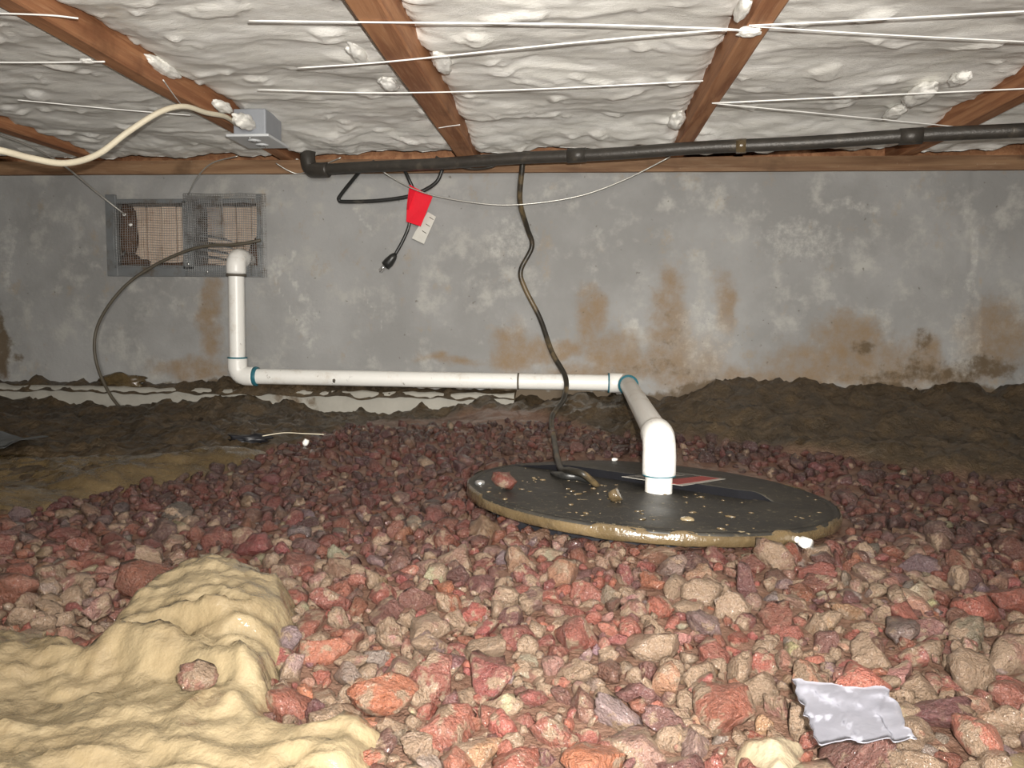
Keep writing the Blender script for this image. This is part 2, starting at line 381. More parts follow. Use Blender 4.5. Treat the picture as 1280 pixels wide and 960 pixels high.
# ------------------------------------------------------------------ structure: wall, footing, floor, ceiling
VX0, VX1 = P_wall(143, 300)[0], P_wall(324, 300)[0]
VZ1, VZ0 = P_wall(235, 252)[2], P_wall(235, 336)[2]
def wall_grid():
    xs = np.unique(np.r_[np.arange(-2.6, 2.9, 0.011), VX0, VX1]); zs = np.unique(np.r_[np.arange(-0.15, WTOP, 0.011), WTOP, VZ0, VZ1])
    X, Z = np.meshgrid(xs, zs); nx, nz = len(xs), len(zs)
    V = np.c_[X.ravel(), np.full(X.size, WY), Z.ravel()]
    f = grid_faces(nx, nz); c = V[f].mean(1)
    f = f[~((c[:, 0] > VX0) & (c[:, 0] < VX1) & (c[:, 2] > VZ0) & (c[:, 2] < VZ1))]
    px, py = project(V)
    wx = px + 9 * fbm(V[:, 0] * 9, V[:, 2] * 9, seed=2); wy = py + 9 * fbm(V[:, 0] * 9, V[:, 2] * 9, seed=8)
    def ell(cx, cy, rx, ry, soft=0.6):
        d = np.sqrt(((wx - cx) / rx) ** 2 + ((wy - cy) / ry) ** 2); return 1 - sstep(1 - soft, 1 + soft, d)
    st = np.zeros(len(V))
    for e in [(838, 400, 25, 70), (836, 350, 14, 20), (742, 395, 22, 38), (760, 440, 50, 30), (855, 455, 60, 40), (690, 440, 55, 20), (790, 455, 70, 25), (905, 385, 18, 40), (1060, 420, 45, 30), (1060, 450, 110, 28), (1160, 440, 22, 28),
              (1245, 420, 50, 45), (1130, 470, 110, 25), (1000, 470, 200, 16), (838, 440, 34, 60), (740, 472, 80, 12), (262, 400, 16, 70), (640, 440, 25, 40), (235, 462, 55, 16), (560, 452, 40, 8)]:
        st = np.maximum(st, ell(*e) * 0.85)
    dm = 1.1 * sstep(-0.02, 0.06, (G(V[:, 0], np.full(len(V), 2.38)) + 0.045 + 0.03 * fbm(V[:, 0] * 6, V[:, 2] * 6, seed=4)) - V[:, 2])
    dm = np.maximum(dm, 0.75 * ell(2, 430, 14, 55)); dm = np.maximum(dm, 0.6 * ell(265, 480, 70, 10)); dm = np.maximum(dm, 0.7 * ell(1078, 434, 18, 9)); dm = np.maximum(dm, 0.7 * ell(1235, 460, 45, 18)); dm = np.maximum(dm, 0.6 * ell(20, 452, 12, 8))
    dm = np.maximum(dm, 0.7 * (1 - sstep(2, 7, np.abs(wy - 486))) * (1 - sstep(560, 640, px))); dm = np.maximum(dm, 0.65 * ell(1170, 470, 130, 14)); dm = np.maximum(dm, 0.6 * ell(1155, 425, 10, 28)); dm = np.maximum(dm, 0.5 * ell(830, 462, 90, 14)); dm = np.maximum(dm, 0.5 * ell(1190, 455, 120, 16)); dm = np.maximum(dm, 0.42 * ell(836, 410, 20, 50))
    lm = np.zeros(len(V))
    for e in [(1215, 330, 9, 110), (1205, 430, 25, 60), (1060, 258, 55, 8), (880, 420, 50, 60), (385, 400, 10, 60), (345, 330, 20, 20), (640, 300, 40, 40), (790, 405, 10, 12), (1000, 300, 70, 30), (10, 320, 14, 60)]:
        lm = np.maximum(lm, ell(*e) * 0.55)
    for (a, b) in [((340, 330), (385, 430)), ((360, 330), (395, 400)), ((350, 345), (372, 312)), ((455, 360), (480, 420)), ((445, 260), (462, 285))]:
        a = np.array(a); b = np.array(b); t = np.clip(((wx - a[0]) * (b - a)[0] + (wy - a[1]) * (b - a)[1]) / ((b - a) @ (b - a)), 0, 1)
        d = np.hypot(wx - a[0] - t * (b - a)[0], wy - a[1] - t * (b - a)[1]); lm = np.maximum(lm, 0.62 * (1 - sstep(1, 5, d)))
    # opening reveals, part of the same mesh
    n = len(V); D = 0.16
    R = np.array([(VX0, WY, VZ0), (VX1, WY, VZ0), (VX1, WY, VZ1), (VX0, WY, VZ1), (VX0, WY + D, VZ0), (VX1, WY + D, VZ0), (VX1, WY + D, VZ1), (VX0, WY + D, VZ1)])
    V = np.vstack([V, R]); f = np.vstack([f, n + np.array([(0, 1, 5, 4), (1, 2, 6, 5), (2, 3, 7, 6), (3, 0, 4, 7)])])
    pad = lambda a, q: np.r_[a, np.full(8, q)]
    # vertical crack groove: recess a narrow line of the concrete
    V[:n, 1] += 0.004 * np.exp(-((px - 1217 - 3 * fbm(V[:n, 2] * 12, V[:n, 2] * 0, seed=9)) / 2.2) ** 2) * (py < 470)
    V[:n, 1] -= 0.004 * fbm(V[:n, 0] * 5, V[:n, 2] * 5, seed=31)
    edge = (np.abs(V[:n, 0] - VX0) < 1e-6) | (np.abs(V[:n, 0] - VX1) < 1e-6) | (np.abs(V[:n, 2] - VZ0) < 1e-6) | (np.abs(V[:n, 2] - VZ1) < 1e-6)
    near_ = (V[:n, 0] > VX0 - 0.03) & (V[:n, 0] < VX1 + 0.03) & (V[:n, 2] > VZ0 - 0.03) & (V[:n, 2] < VZ1 + 0.03)
    V[:n, 1][edge & near_] = WY
    return V, f, dict(stain=pad(st, 0.4), damp=pad(dm, 0.25), lime=pad(lm, 0))
V, f, at = wall_grid()
obj('wall_back', V, f, MT['concrete'], attrs=at, kind='structure', label='grey stained concrete foundation wall below the sill plate')
for nm, b in (('wall_left', (-2.7, -2.6, -2.6, 2.6, -0.3, 1.1)), ('wall_right', (2.8, 2.9, -2.6, 2.6, -0.3, 1.1)), ('wall_front', (-2.7, 2.9, -2.7, -2.6, -0.3, 1.1))):
    obj(nm, *box(*b), simple(nm + '_concrete', (0.28, 0.27, 0.25), 0.8), kind='structure', smooth=False)
obj('ceiling', *box(-2.7, 2.9, -2.6, 2.75, 1.03, 1.06), MT['subfloor'], kind='structure', smooth=False)
# footing ledge
def footing():
    xs = np.arange(-2.6, -0.16, 0.02); prof = [(WY + 0.05, 0.128), (2.345, 0.126), (2.335, 0.118), (2.333, 0.04), (2.333, -0.1)]
    V = []; n = len(prof)
    for x in xs:
        for (y, z) in prof: V.append((x, y - 0.006 * float(fbm(x * 20, y * 9, seed=4)), z + 0.006 * float(fbm(x * 14, z * 30, seed=6)) + 0.012 * (x + 1.0) * 0))
    f = [(i * n + j, (i + 1) * n + j, (i + 1) * n + j + 1, i * n + j + 1) for i in range(len(xs) - 1) for j in range(n - 1)]
    return V, f
obj('trim_1', *footing(), MT['footing'], kind='structure', label='pale concrete footing ledge along the wall bottom')
obj('trim_2', *box(-2.6, 2.8, 2.385, 2.54, WTOP, JB), MT['sill'], kind='structure', smooth=False, label='wooden sill plate on top of the concrete wall')
obj('trim_3', *box(-2.6, 2.8, 2.50, 2.54, JB, 1.03), MT['joist'], kind='structure', smooth=False, label='wooden rim board above the sill plate')

def ledge_dirt():
    xs = np.arange(-2.0, -0.17, 0.008); ys = np.linspace(2.326, 2.41, 11); X, Y = np.meshgrid(xs, ys); x, y = X.ravel(), Y.ravel()
    a = 0.011 + 0.020 * np.maximum(0, fbm(x * 9, y * 0 + 2.2, seed=61, o=4, gain=0.6) + 0.15) + 0.02 * np.exp(-((x + 0.95) / 0.25) ** 2)
    w = np.sin(np.clip((y - 2.326) / 0.084, 0, 1) * math.pi * 0.62 + 0.0)
    y = np.where(y < 2.34, y + 0.006 * fbm(x * 25, y * 0 + 7.7, seed=66, o=3), y); z = 0.122 - 0.012 * (1 - w) * (1 + 1.2 * fbm(x * 7, y * 0 + 1.1, seed=67, o=3)) + a * w * (1 + 0.5 * fbm(x * 40, y * 40, seed=63, o=3)); return np.c_[x, y, z], grid_faces(len(xs), len(ys))
V, f = ledge_dirt(); obj('dirt', V, f, MT['soil'], kind='stuff', label='line of dark dirt lying on the footing ledge against the wall', cat='dirt')

def floor_grid():
    xs = np.r_[np.arange(-2.6, -1.75, 0.08), np.arange(-1.75, 1.95, 0.0125), np.arange(1.95, 2.81, 0.08)]
    ys = np.r_[np.arange(-2.6, 0.4, 0.1), np.arange(0.4, 2.42, 0.0125)]
    X, Y = np.meshgrid(xs, ys); x, y = X.ravel(), Y.ravel()
    gb = gravel_back(x) + 0.02 * fbm(x * 8, y * 8, seed=12)
    gr = 1 - sstep(-0.02, 0.05, y - gb)
    z = G(x, y)
    soil = 1 - gr
    lump = 0.020 * fbm(x * 9, y * 9, seed=1, o=5, gain=0.6) + 0.012 * np.abs(fbm(x * 26, y * 26, seed=5)) + 0.005 * fbm(x * 70, y * 70, seed=7)
    z = z + soil * lump - gr * (0.004 - 0.004 * fbm(x * 40, y * 40, seed=51, o=3))
    z = z + soil * 0.022 * sstep(0.0, 0.10, y - gb) * sstep(0.2, 0.5, x)
    z = z + soil * sstep(2.15, 2.36, y) * (0.028 * fbm(x * 7, y * 3, seed=21) + 0.045 * np.maximum(0, fbm(x * 3.1 + 0.4, y * 1.0, seed=23, o=4, gain=0.6)) * (x < 0.1) + 0.05 * np.exp(-((x + 1.06) / 0.16) ** 2)) 
    # pit of the sump
    inside = (x - LC[0]) ** 2 + (y - LC[1]) ** 2 < (LR * 0.84) ** 2
    z = np.where(inside, -0.25, z)
    z = np.where((y < 0.4), G(x, y) - 0.0, z)
    return np.c_[x, y, z], grid_faces(len(xs), len(ys)), dict(gravelly=gr)
V, f, at = floor_grid()
obj('floor', V, f, MT['soil'], attrs=at, kind='structure', label='dark wet soil of the crawl space rising to the wall')

# ------------------------------------------------------------------ joists and insulation
JX = [(-1.555, -1.51), (-0.925, -0.882), (-0.365, -0.308), (0.277, 0.318), (0.942, 0.985), (1.575, 1.62)]
JLAB = ['reddish wooden joist at the far left, half hidden by insulation above the cream cable', 'reddish wooden joist carrying the grey outlet box',
        'dusty brown wooden joist meeting the wall behind the black pipe, left of the pump cord', 'reddish joist with the white knot of twine on its underside',
        'orange-brown joist at the right with white fluff along its side', 'short stub of red-brown joist at the right end of the sill']
for i, (a, b) in enumerate(JX):
    n = 40; ys = np.linspace(-2.55, 2.5, n); V = []; Fs = []
    for k, y in enumerate(ys):
        w = 0.003 * math.sin(k * 1.7 + i)
        for (x, z) in ((a, 1.03), (a, JB + 0.003), (a + 0.004, JB), (b - 0.004, JB), (b, JB + 0.003), (b, 1.03)): V.append((x + w * 0.3, y, z + (0.0015 * math.sin(k * 0.9 + i) if z < 1 else 0)))
    for k in range(n - 1):
        for j in range(5): Fs.append((k * 6 + j, k * 6 + j + 1, (k + 1) * 6 + j + 1, (k + 1) * 6 + j))
        Fs.append((k * 6 + 5, k * 6, (k + 1) * 6, (k + 1) * 6 + 5))
    Fs.append(tuple(range(6))); Fs.append(tuple((n - 1) * 6 + j for j in range(5, -1, -1)))
    o = obj('floor_joist', V, Fs, MT['joist'], smooth=False, label=JLAB[i], cat='joist', group='floor joists over the crawl space')

BLAB = ['white insulation batt at the far left edge, beyond the leftmost joist', 'white insulation batt behind the cream cable, left of the outlet box joist', 'white insulation batt with brown stain between the outlet box joist and the next joist',
        'white wavy insulation batt over the black pipe above the pump cord', 'white insulation batt crossed by two strings right of the twine knot', 'white insulation batt in the far right corner beyond the orange joist', 'sliver of white insulation batt past the last joist stub']
edges = [(-2.1, JX[0][0])] + [(JX[i][1], JX[i + 1][0]) for i in range(5)] + [(JX[5][1], 2.15)]
lift = [0.028, 0.018, 0.036, 0.040, 0.042, 0.036, 0.03]
def lump(c, r, seed, stretch=(1, 1, 1), sub=3, amp=0.35, rot=0.0):
    bm = bmesh.new(); bmesh.ops.create_icosphere(bm, subdivisions=sub, radius=1.0)
    v = np.array([p.co[:] for p in bm.verts]); f = [tuple(q.index for q in p.verts) for p in bm.faces]; bm.free()
    k = 1 + amp * fbm(v[:, 0] * 1.6, v[:, 1] * 1.6, v[:, 2] * 1.6, seed=seed, o=2)
    v = v * k[:, None] * np.array(stretch)
    cr, sr = math.cos(rot), math.sin(rot); v = np.c_[v[:, 0] * cr - v[:, 1] * sr, v[:, 0] * sr + v[:, 1] * cr, v[:, 2]]
    return v * r + np.array(c), f
batts = []
for i, (a, b) in enumerate(edges):
    hi = 0.0075
    xs = np.linspace(a - 0.004, b + 0.004, int((b - a) / hi)); ys = np.r_[np.arange(-2.5, 0.9, 0.06), np.arange(0.9, 2.37, hi), 2.37, 2.372]
    X, Y = np.meshgrid(xs, ys); x, y = X.ravel(), Y.ravel(); s = i * 3 + 40
    wx = x + 0.05 * fbm(x * 4, y * 4, seed=s + 1); wy = y + 0.035 * fbm(x * 4, y * 5, seed=s + 2)
    puff = 0.018 * (0.5 + 0.5 * fbm(wx * 2.6, wy * 6.0, seed=s, o=2, gain=0.4))
    fold = 0.0065 * (1 - np.abs(fbm(wx * 2.4, wy * 7.5, seed=s + 5, o=2, gain=0.4))) ** 3 * sstep(-0.3, 0.4, fbm(x * 4, y * 4, seed=s + 7))
    fine = fbm(wx * 16, wy * 34, seed=s + 9, o=3, gain=0.5) * 0.0018
    clump = sstep(0.35, 0.8, fbm(wx * 9, wy * 11, seed=s + 14, o=3)) * 0.009
    sag = 0.012 * fbm(x * 2.2, y * 2.2, seed=s + 20, o=2)
    z = JB + lift[i] + 0.012 - puff - fold - fine - clump + sag
    z = z + 0
    d = np.minimum(x - a, b - x); z = z + 0.02 * np.exp(-np.maximum(d, 0) / 0.012) + 0.014 * np.exp(-np.maximum(d, 0) / 0.03) * fbm(x * 3, y * 14, seed=s + 22)
    curl = sstep(2.05, 2.30, y); z = z - curl * (lift[i] * 0.8 - 0.004 + 0.014 * fbm(x * 8, y * 5, seed=s + 25))
    lo = np.where(y > 2.36, 0.842, 0.849) 
    z = np.maximum(z, JB + 0.0035 + 0.004 * (fbm(x * 30, y * 50, seed=s + 31)))
    z[y > 2.371] = 1.0
    V = np.c_[x, y, z]
    batts.append(obj('insulation_batt', V, grid_faces(len(xs), len(ys))[:, ::-1], MT['insul'], label=BLAB[i], cat='insulation', group='insulation batts between the joists'))

# loose tufts that belong to a batt
def tuft(bi, px, py, Z, r, stretch, rot=0.0, seed=0, name='tuft'):
    v, f = lump(at_z(px, py, Z), r, seed + int(px), stretch, 4, 0.26, rot)
    d = 0.03 * fbm(v[:, 0] * 70, v[:, 1] * 70, v[:, 2] * 70, seed=seed, o=3) * r; v = v + d[:, None] * np.array([0.5, 0.5, 1])
    return obj(name, v, f, MT['insul'], batts[bi])
for a in [(2, 305, 152, JB - 0.004, 0.022, (0.9, 2.2, 0.8), 0), (2, 278, 133, JB + 0.014, 0.017, (0.9, 2.6, 0.7), 0, 1), (2, 205, 84, JB + 0.036, 0.020, (0.8, 3.0, 0.7), 0, 2), (4, 937, 41, JB - 0.006, 0.012, (1.6, 1.2, 0.5), -0.5, 3),
          (4, 928, 12, JB + 0.016, 0.018, (0.6, 2.6, 0.6), 0, 4), (4, 1200, 98, JB + 0.012, 0.020, (0.9, 1.6, 0.6), 0, 5), (4, 1150, 118, JB + 0.026, 0.028, (0.9, 2.6, 0.6), 0, 6), (4, 1120, 140, JB + 0.024, 0.022, (0.9, 2.4, 0.6), 0, 7),
          (2, 448, 66, JB + 0.040, 0.024, (0.8, 2.6, 0.6), 0, 10), (2, 486, 104, JB + 0.034, 0.022, (0.9, 2.0, 0.6), 0, 11), (3, 846, 150, JB + 0.034, 0.024, (0.9, 2.4, 0.8), 0, 12), (2, 108, 76, JB - 0.002, 0.009, (1.5, 1.0, 0.5), 0, 14),
          (2, 365, 203, JB - 0.002, 0.020, (1.5, 1.0, 0.6), 0, 15), (3, 552, 78, JB + 0.036, 0.022, (0.8, 2.8, 0.6), 0, 8)]: tuft(*a)

# ------------------------------------------------------------------ strings under the joists
STR = [([(311, 26), (480, 28), (700, 30), (880, 35), (931, 38)], 'white string running level from the twine knot across the middle of the picture', 0.0022),
       ([(372, 85), (486, 77), (700, 55), (880, 39), (931, 38)], 'white string slanting from the twine knot down to the second joist', 0.0022),
       ([(322, 112), (480, 116), (655, 112), (879, 101)], 'sagging white string tied to the side of the knotted joist below the knot', 0.0020),
       ([(936, 32), (1100, 24), (1300, 13)], 'white string rising right from the twine knot to the picture edge', 0.0022),
       ([(940, 33), (1100, 43), (1300, 53)], 'thin white string falling right from the twine knot', 0.0018),
       ([(890, 129), (1100, 119), (1300, 110)], 'bright white string running right from its nail over the orange joist', 0.0022),
       ([(890, 129), (1100, 149), (1300, 169)], 'thin dull string falling right towards the black pipe', 0.0017),
       ([(-20, 78), (60, 78), (131, 77)], 'white string ending on the outlet box joist near the tuft', 0.0024),
       ([(22, 125), (65, 129), (150, 137), (238, 144)], 'glossy white string crossing behind the arch of the cream cable', 0.0018),
       ([(-20, 16), (60, 19), (98, 23)], 'dull white string over the top end of the outlet box joist', 0.0020),
       ([(204, 100), (216, 117), (229, 134)], 'short white string hanging across the side of the outlet box joist', 0.0017),
       ([(548, 160), (560, 158), (575, 156)], 'short white string across the dusty brown joist', 0.0016)]
for p, l, r in STR:
    c = catmull([at_z(x, y, JB - 0.004) for x, y in p], 8)
    obj('string', *tube(c, r * 0.72, 6), MT['twine'], label=l, cat='string', group='strings holding up the insulation')
# knot on joist 3 and nails
v, f = lump(at_z(934, 37, JB - 0.004), 0.009, 5, (1.6, 1, 0.6), 2); obj('twine_knot', v, f, MT['twine'], label='white knot of twine on the underside of the joist', cat='knot')

# loose support wires
WR = [([(-10, 165, 2.0), (40, 184, 2.1), (80, 207, 2.22), (120, 240, 2.32), (156, 268, 2.385)], 'straight grey insulation wire reaching down to the left vent pane', 0.0028),
      ([(235, 243, 2.385), (246, 222, 2.36), (265, 204, 2.34), (297, 195, 2.32)], 'short curved wire above the vent mullion', 0.0018),
      ([(345, 204, 2.3), (360, 213, 2.31), (374, 217, 2.32), (395, 210, 2.31), (426, 197, 2.28)], 'thin wire sagging beside the left end of the black pipe', 0.0018),
      ([(466, 204, 2.27), (490, 222, 2.28), (530, 241, 2.28), (590, 253, 2.28), (645, 256, 2.28), (720, 246, 2.28), (780, 225, 2.26), (838, 196, 2.22)], 'long bare wire drooping in front of the wall past the red tag', 0.0019)]
for p, l, r in WR:
    obj('support_wire', *tube(catmull([at_y(*q) for q in p], 8), r, 6), MT['wire'], label=l, cat='wire', group='loose insulation support wires')

# ------------------------------------------------------------------ black pipe under the joists
pa, pb = at_z(392, 213, 0.797), at_z(1300, 161, 0.80)
pth = np.array([pa + (pb - pa) * t for t in np.linspace(0, 1, 40)]); pth[:, 2] += 0.0015 * np.sin(np.arange(40) * 0.6)
bp = thing('drain_pipe', pa, 'long dusty black pipe slung under the joists along the wall', 'pipe')
obj('pipe', *tube(pth, 0.0165, 16), MT['iron'], bp)
dv = (pb - pa) / np.linalg.norm(pb - pa)
obj('elbow', *tube(catmull([pa + dv * 0.05, pa + dv * 0.02, pa - dv * 0.01 + np.array([0, 0, 0.006]), pa - dv * 0.02 + np.array([0, 0, 0.04]), pa - dv * 0.02 + np.array([0, 0.02, 0.085])], 6), 0.0225, 16), MT['iron'], bp)
for tt in (0.43, 0.86):
    q = pa + (pb - pa) * tt; obj('coupling', *tube([q - dv * 0.025, q + dv * 0.025], 0.0195, 16), MT['iron'], bp)
q = pa + (pb - pa) * 0.655
obj('hanger_strap', *tube([q - dv * 0.012, q + dv * 0.012], 0.0185, 12), MT['rim_mud'], bp)

# ------------------------------------------------------------------ outlet box on joist
ob = thing('outlet_box', (-0.834, 2.01, 0.815), 'grey outlet box with pale cover plate, fixed to the side of a joist', 'outlet box')
bevel_mod(obj('body', *box(-0.879, -0.793, 1.95, 2.06, 0.819, 0.885), MT['box_grey'], ob, smooth=False), 0.004)
bevel_mod(obj('cover_plate', *box(-0.892, -0.780, 1.935, 2.075, 0.812, 0.819), MT['plate_white'], ob, smooth=False), 0.002)
for k in (0, 1):
    y0 = 1.962 + k * 0.048
    rc = obj('receptacle', *tube([(-0.836, y0 + 0.019, 0.812), (-0.836, y0 + 0.019, 0.8095)], 0.017, 16), MT['plate_white'], ob, label='raised socket face')
    obj('slot', *join([box(-0.843, -0.841, y0 + 0.014, y0 + 0.024, 0.809, 0.8097), box(-0.831, -0.829, y0 + 0.015, y0 + 0.023, 0.809, 0.8097)]), MT['ink'], rc)
    obj('screw', *tube([(-0.836, 1.952 + k * 0.106, 0.812), (-0.836, 1.952 + k * 0.106, 0.8105)], 0.004, 8), MT['metal'], ob)
# cream cable
cab = [(-60, 178, 1.36), (0, 188, 1.4), (40, 198, 1.45), (82, 204, 1.5), (122, 193, 1.56), (160, 165, 1.60), (200, 140, 1.64), (230, 133, 1.69), (258, 141, 1.76), (282, 146, 1.84), (296, 156, 1.95)]
obj('power_cable', *tube(catmull([at_y(*q) for q in cab], 8), np.linspace(0.0070, 0.0056, 81), 10), MT['romex'], label='cream sheathed cable arching from the left to the outlet box', cat='cable')

# ------------------------------------------------------------------ foundation vent
fx0, fx1, fz0, fz1 = P_wall(134, 300)[0], P_wall(335, 300)[0], P_wall(235, 346)[2], P_wall(235, 243)[2]
vt = thing('foundation_vent', ((VX0 + VX1) / 2, WY, VZ0), 'grey metal foundation vent with torn wire mesh in the concrete wall', 'vent')
Yf = WY - 0.006
fr = join([box(fx0, VX0 + 0.012, Yf, WY + 0.012, fz0, fz1), box(VX1 - 0.006, VX1 + 0.010, Yf + 0.002, WY + 0.012, fz0, fz1), box(VX0 + 0.012, VX1 - 0.006, Yf, WY + 0.012, fz0, VZ0 + 0.010), box(VX0 + 0.012, VX1 - 0.006, Yf, WY + 0.012, VZ1 - 0.006, VZ1 + 0.008)])
bevel_mod(obj('frame', *fr, MT['vent_metal'], vt, smooth=False), 0.002)
mx = P_wall(236, 300)[0]
obj('mullion', *box(mx - 0.017, mx + 0.017, Yf, WY + 0.10, VZ0, VZ1), MT['vent_metal'], vt, smooth=False)
nb = 9; bw = (VX1 - VX0 - 0.02) / nb
for k in range(nb):
    obj('board', *box(VX0 + 0.012 + k * bw, VX0 + 0.012 + (k + 1) * bw - 0.004, WY + 0.085 + 0.004 * (k % 2), WY + 0.11, VZ0 + 0.006, VZ1 - 0.004), MT['board'], vt, smooth=False)
for k in range(4):
    z = VZ0 + 0.025 + k * 0.022; x0 = mx + 0.018
    V = np.array([(x0, WY + 0.03, z + 0.018), (x0 + 0.10, WY + 0.09, z), (x0 + 0.10, WY + 0.105, z + 0.006), (x0, WY + 0.045, z + 0.024)]); V = np.vstack([V, V + (0, 0, 0.002)])
    obj('louvre', V, [(0, 1, 2, 3), (7, 6, 5, 4), (0, 4, 5, 1), (1, 5, 6, 2), (2, 6, 7, 3), (3, 7, 4, 0)], MT['vent_metal'], vt, smooth=False)
def wire_mesh(x0, x1, z0, z1, step, r, depth):
    ps = []
    xs = np.arange(x0, x1 + 1e-6, step); zs = np.arange(z0, z1 + 1e-6, step)
    for x in xs:
        zz = np.linspace(z0, z1, 12); ps.append(tube(np.c_[np.full(12, x) + 0.0015 * np.sin(zz * 40), [depth(x, q) for q in zz], zz], r, 4))
    for z in zs:
        xx = np.linspace(x0, x1, 24); ps.append(tube(np.c_[xx, [depth(q, z) - r for q in xx], np.full(24, z) + 0.0015 * np.sin(xx * 40)], r, 4))
    return join(ps)
V, f = wire_mesh(VX0 + 0.004, mx, VZ0 + 0.004, VZ1 - 0.002, 0.0078, 0.0006, lambda x, z: Yf - 0.002 - 0.003 * math.sin((x - VX0) * 9))
obj('mesh_screen', V, f, MT['mesh'], vt, kind='stuff', label='flat wire mesh')
V, f = wire_mesh(mx - 0.008, fx1, fz0 + 0.001, fz1, 0.0072, 0.0008, lambda x, z: Yf - 0.004 - 0.022 * math.exp(-((x - mx - 0.07) / 0.06) ** 2) * (0.5 + 0.5 * math.sin(z * 22)))
obj('mesh_screen', V, f, MT['mesh'], vt, kind='stuff', label='bulging wire mesh with curled edges')
V, f = wire_mesh(mx + 0.01, mx + 0.13, VZ0 + 0.10, VZ1 + 0.012, 0.0072, 0.0008, lambda x, z: Yf - 0.012 - 0.20 * max(0, z - VZ0 - 0.12) * 0.35 - 0.05 * (x - mx))
obj('mesh_screen', V, f, MT['mesh'], vt, kind='stuff', label='second layer of mesh folded outwards')
# litter heaps in the well
for (px, py, r, st, s) in ((165, 330, 0.055, (1.0, 0.6, 0.55), 1), (225, 333, 0.05, (1.9, 0.5, 0.25), 2), (160, 285, 0.045, (0.55, 0.6, 2.0), 3), (322, 320, 0.035, (0.7, 0.6, 1.3), 4)):
    v, f = lump(at_y(px, py, WY + 0.05), r, s, st, 3, 0.6)
    v[:, 2] = np.maximum(v[:, 2], VZ0 - 0.001); v[:, 0] = np.clip(v[:, 0], VX0, VX1); v[:, 1] = np.clip(v[:, 1], WY + 0.012, WY + 0.083); v[:, 2] = np.minimum(v[:, 2], VZ1)
    obj('litter', v, f, MT['debris'], vt, kind='stuff')
for (px, py, s) in ((155, 268, 0.006), (163, 281, 0.006), (233, 254, 0.004), (259, 340, 0.004), (235, 330, 0.004)):
    v, f = lump(at_y(px, py, Yf - 0.006), s, 3, (1.2, 0.5, 0.9), 1, 0.3)
    obj('wire_clip', v, f, MT['plastic_white'] if px < 170 else MT['metal'], vt)

# ------------------------------------------------------------------ white discharge pipe
R_ = 0.0245; RS = 0.0300
A = at_y(295, 322, 2.352); B = at_y(297, 470, 2.352); B[0] = A[0] + (B[0] - A[0]) * 1.0
C = at_y(784, 479, 2.352)
lid_at = lambda px, py: at_plane(px, py, LA, LB, LCc)
E = lid_at(823, 615)                          # riser foot on the lid
D = np.array([E[0], E[1], at_y(823, 549, E[1])[2]])
dp = thing('discharge_pipe', E, 'white dirty plastic discharge pipe running from the sump lid along the wall to the vent', 'pipe')
def seg(p, q, r=R_, n=24): return tube([p + (q - p) * t for t in np.linspace(0, 1, n)], r, 20)
unit = lambda v: v / np.linalg.norm(v)
def elbow(P, d1, d2, arm=0.062, rad=0.030, r=RS):
    """socket elbow with corner P and arms along d1 and d2"""
    d1 = unit(d1); d2 = unit(d2); a = P + d1 * rad; b = P + d2 * rad
    path = [P + d1 * arm, P + d1 * (arm - 0.001)]
    path += [P + d1 * (rad + (arm - rad) * t) for t in (0.6, 0.3)]
    for t in np.linspace(0, 1, 9): path.append((1 - t) ** 2 * a + 2 * t * (1 - t) * P + t * t * b)
    path += [P + d2 * (rad + (arm - rad) * t) for t in (0.3, 0.6)] + [P + d2 * (arm - 0.001), P + d2 * arm]
    rr = np.full(len(path), r); rr[0] = rr[-1] = r - 0.002; rr[6:11] = r * 0.985
    return tube(path, rr, 20)
def ring(P, d, r, w=0.004): d = unit(d); return tube([P - d * w, P - d * w * 0.5, P + d * w * 0.5, P + d * w], [r, r + 0.0012, r + 0.0012, r], 20)
up = np.array([0, 0, 1.0]); yy = np.array([0, 1.0, 0])
obj('pipe', *seg(B, A), MT['pvc'], dp); obj('pipe', *seg(B, C), MT['pvc'], dp); obj('pipe', *seg(C, D), MT['pvc'], dp); obj('pipe', *seg(E + (0, 0, -0.03), D), MT['pvc'], dp)
obj('pipe', *seg(A, A + yy * 0.17), MT['pvc'], dp)
e1 = obj('elbow', *elbow(A, yy, B - A, 0.05, 0.028), MT['pvc'], dp); obj('wire_tie', *ring(A + unit(B - A) * 0.055, B - A, 0.0295, 0.004), MT['grime'], dp)
e2 = obj('elbow', *elbow(B, A - B, C - B, 0.058, 0.034), MT['pvc'], dp)
obj('primer_ring', *ring(B + unit(A - B) * 0.058, A - B, 0.0298, 0.0025), MT['primer'], e2); obj('primer_ring', *ring(B + unit(C - B) * 0.060, C - B, 0.0298, 0.006), MT['primer'], e2)
e3 = obj('elbow', *elbow(C, B - C, D - C, 0.055, 0.020), MT['pvc'], dp)
obj('primer_ring', *ring(C + unit(B - C) * 0.056, B - C, 0.0296, 0.0025), MT['primer'], e3); obj('primer_ring', *ring(C + unit(D - C) * 0.055, D - C, 0.0296, 0.003), MT['primer'], e3)
e4 = obj('elbow', *elbow(D, C - D, E - D, 0.064, 0.040), MT['pvc'], dp)
obj('primer_ring', *ring(D + unit(E - D) * 0.064, E - D, 0.0290, 0.0016), MT['primer'], e4)
M_ = at_y(648, 475, 2.352); M_ = B + unit(C - B) * ((M_ - B) @ unit(C - B))
obj('joint_mark', *ring(M_, C - B, R_, 0.003), MT['grime'], dp)
M2 = B + (C - B) * ((424 - 297) / (784 - 297.0)); v, f = lump(M2 + np.array([0, -0.022, -0.006]), 0.006, 4, (0.9, 0.6, 1.3), 2); obj('dirt_spot', v, f, MT['grime'], dp)

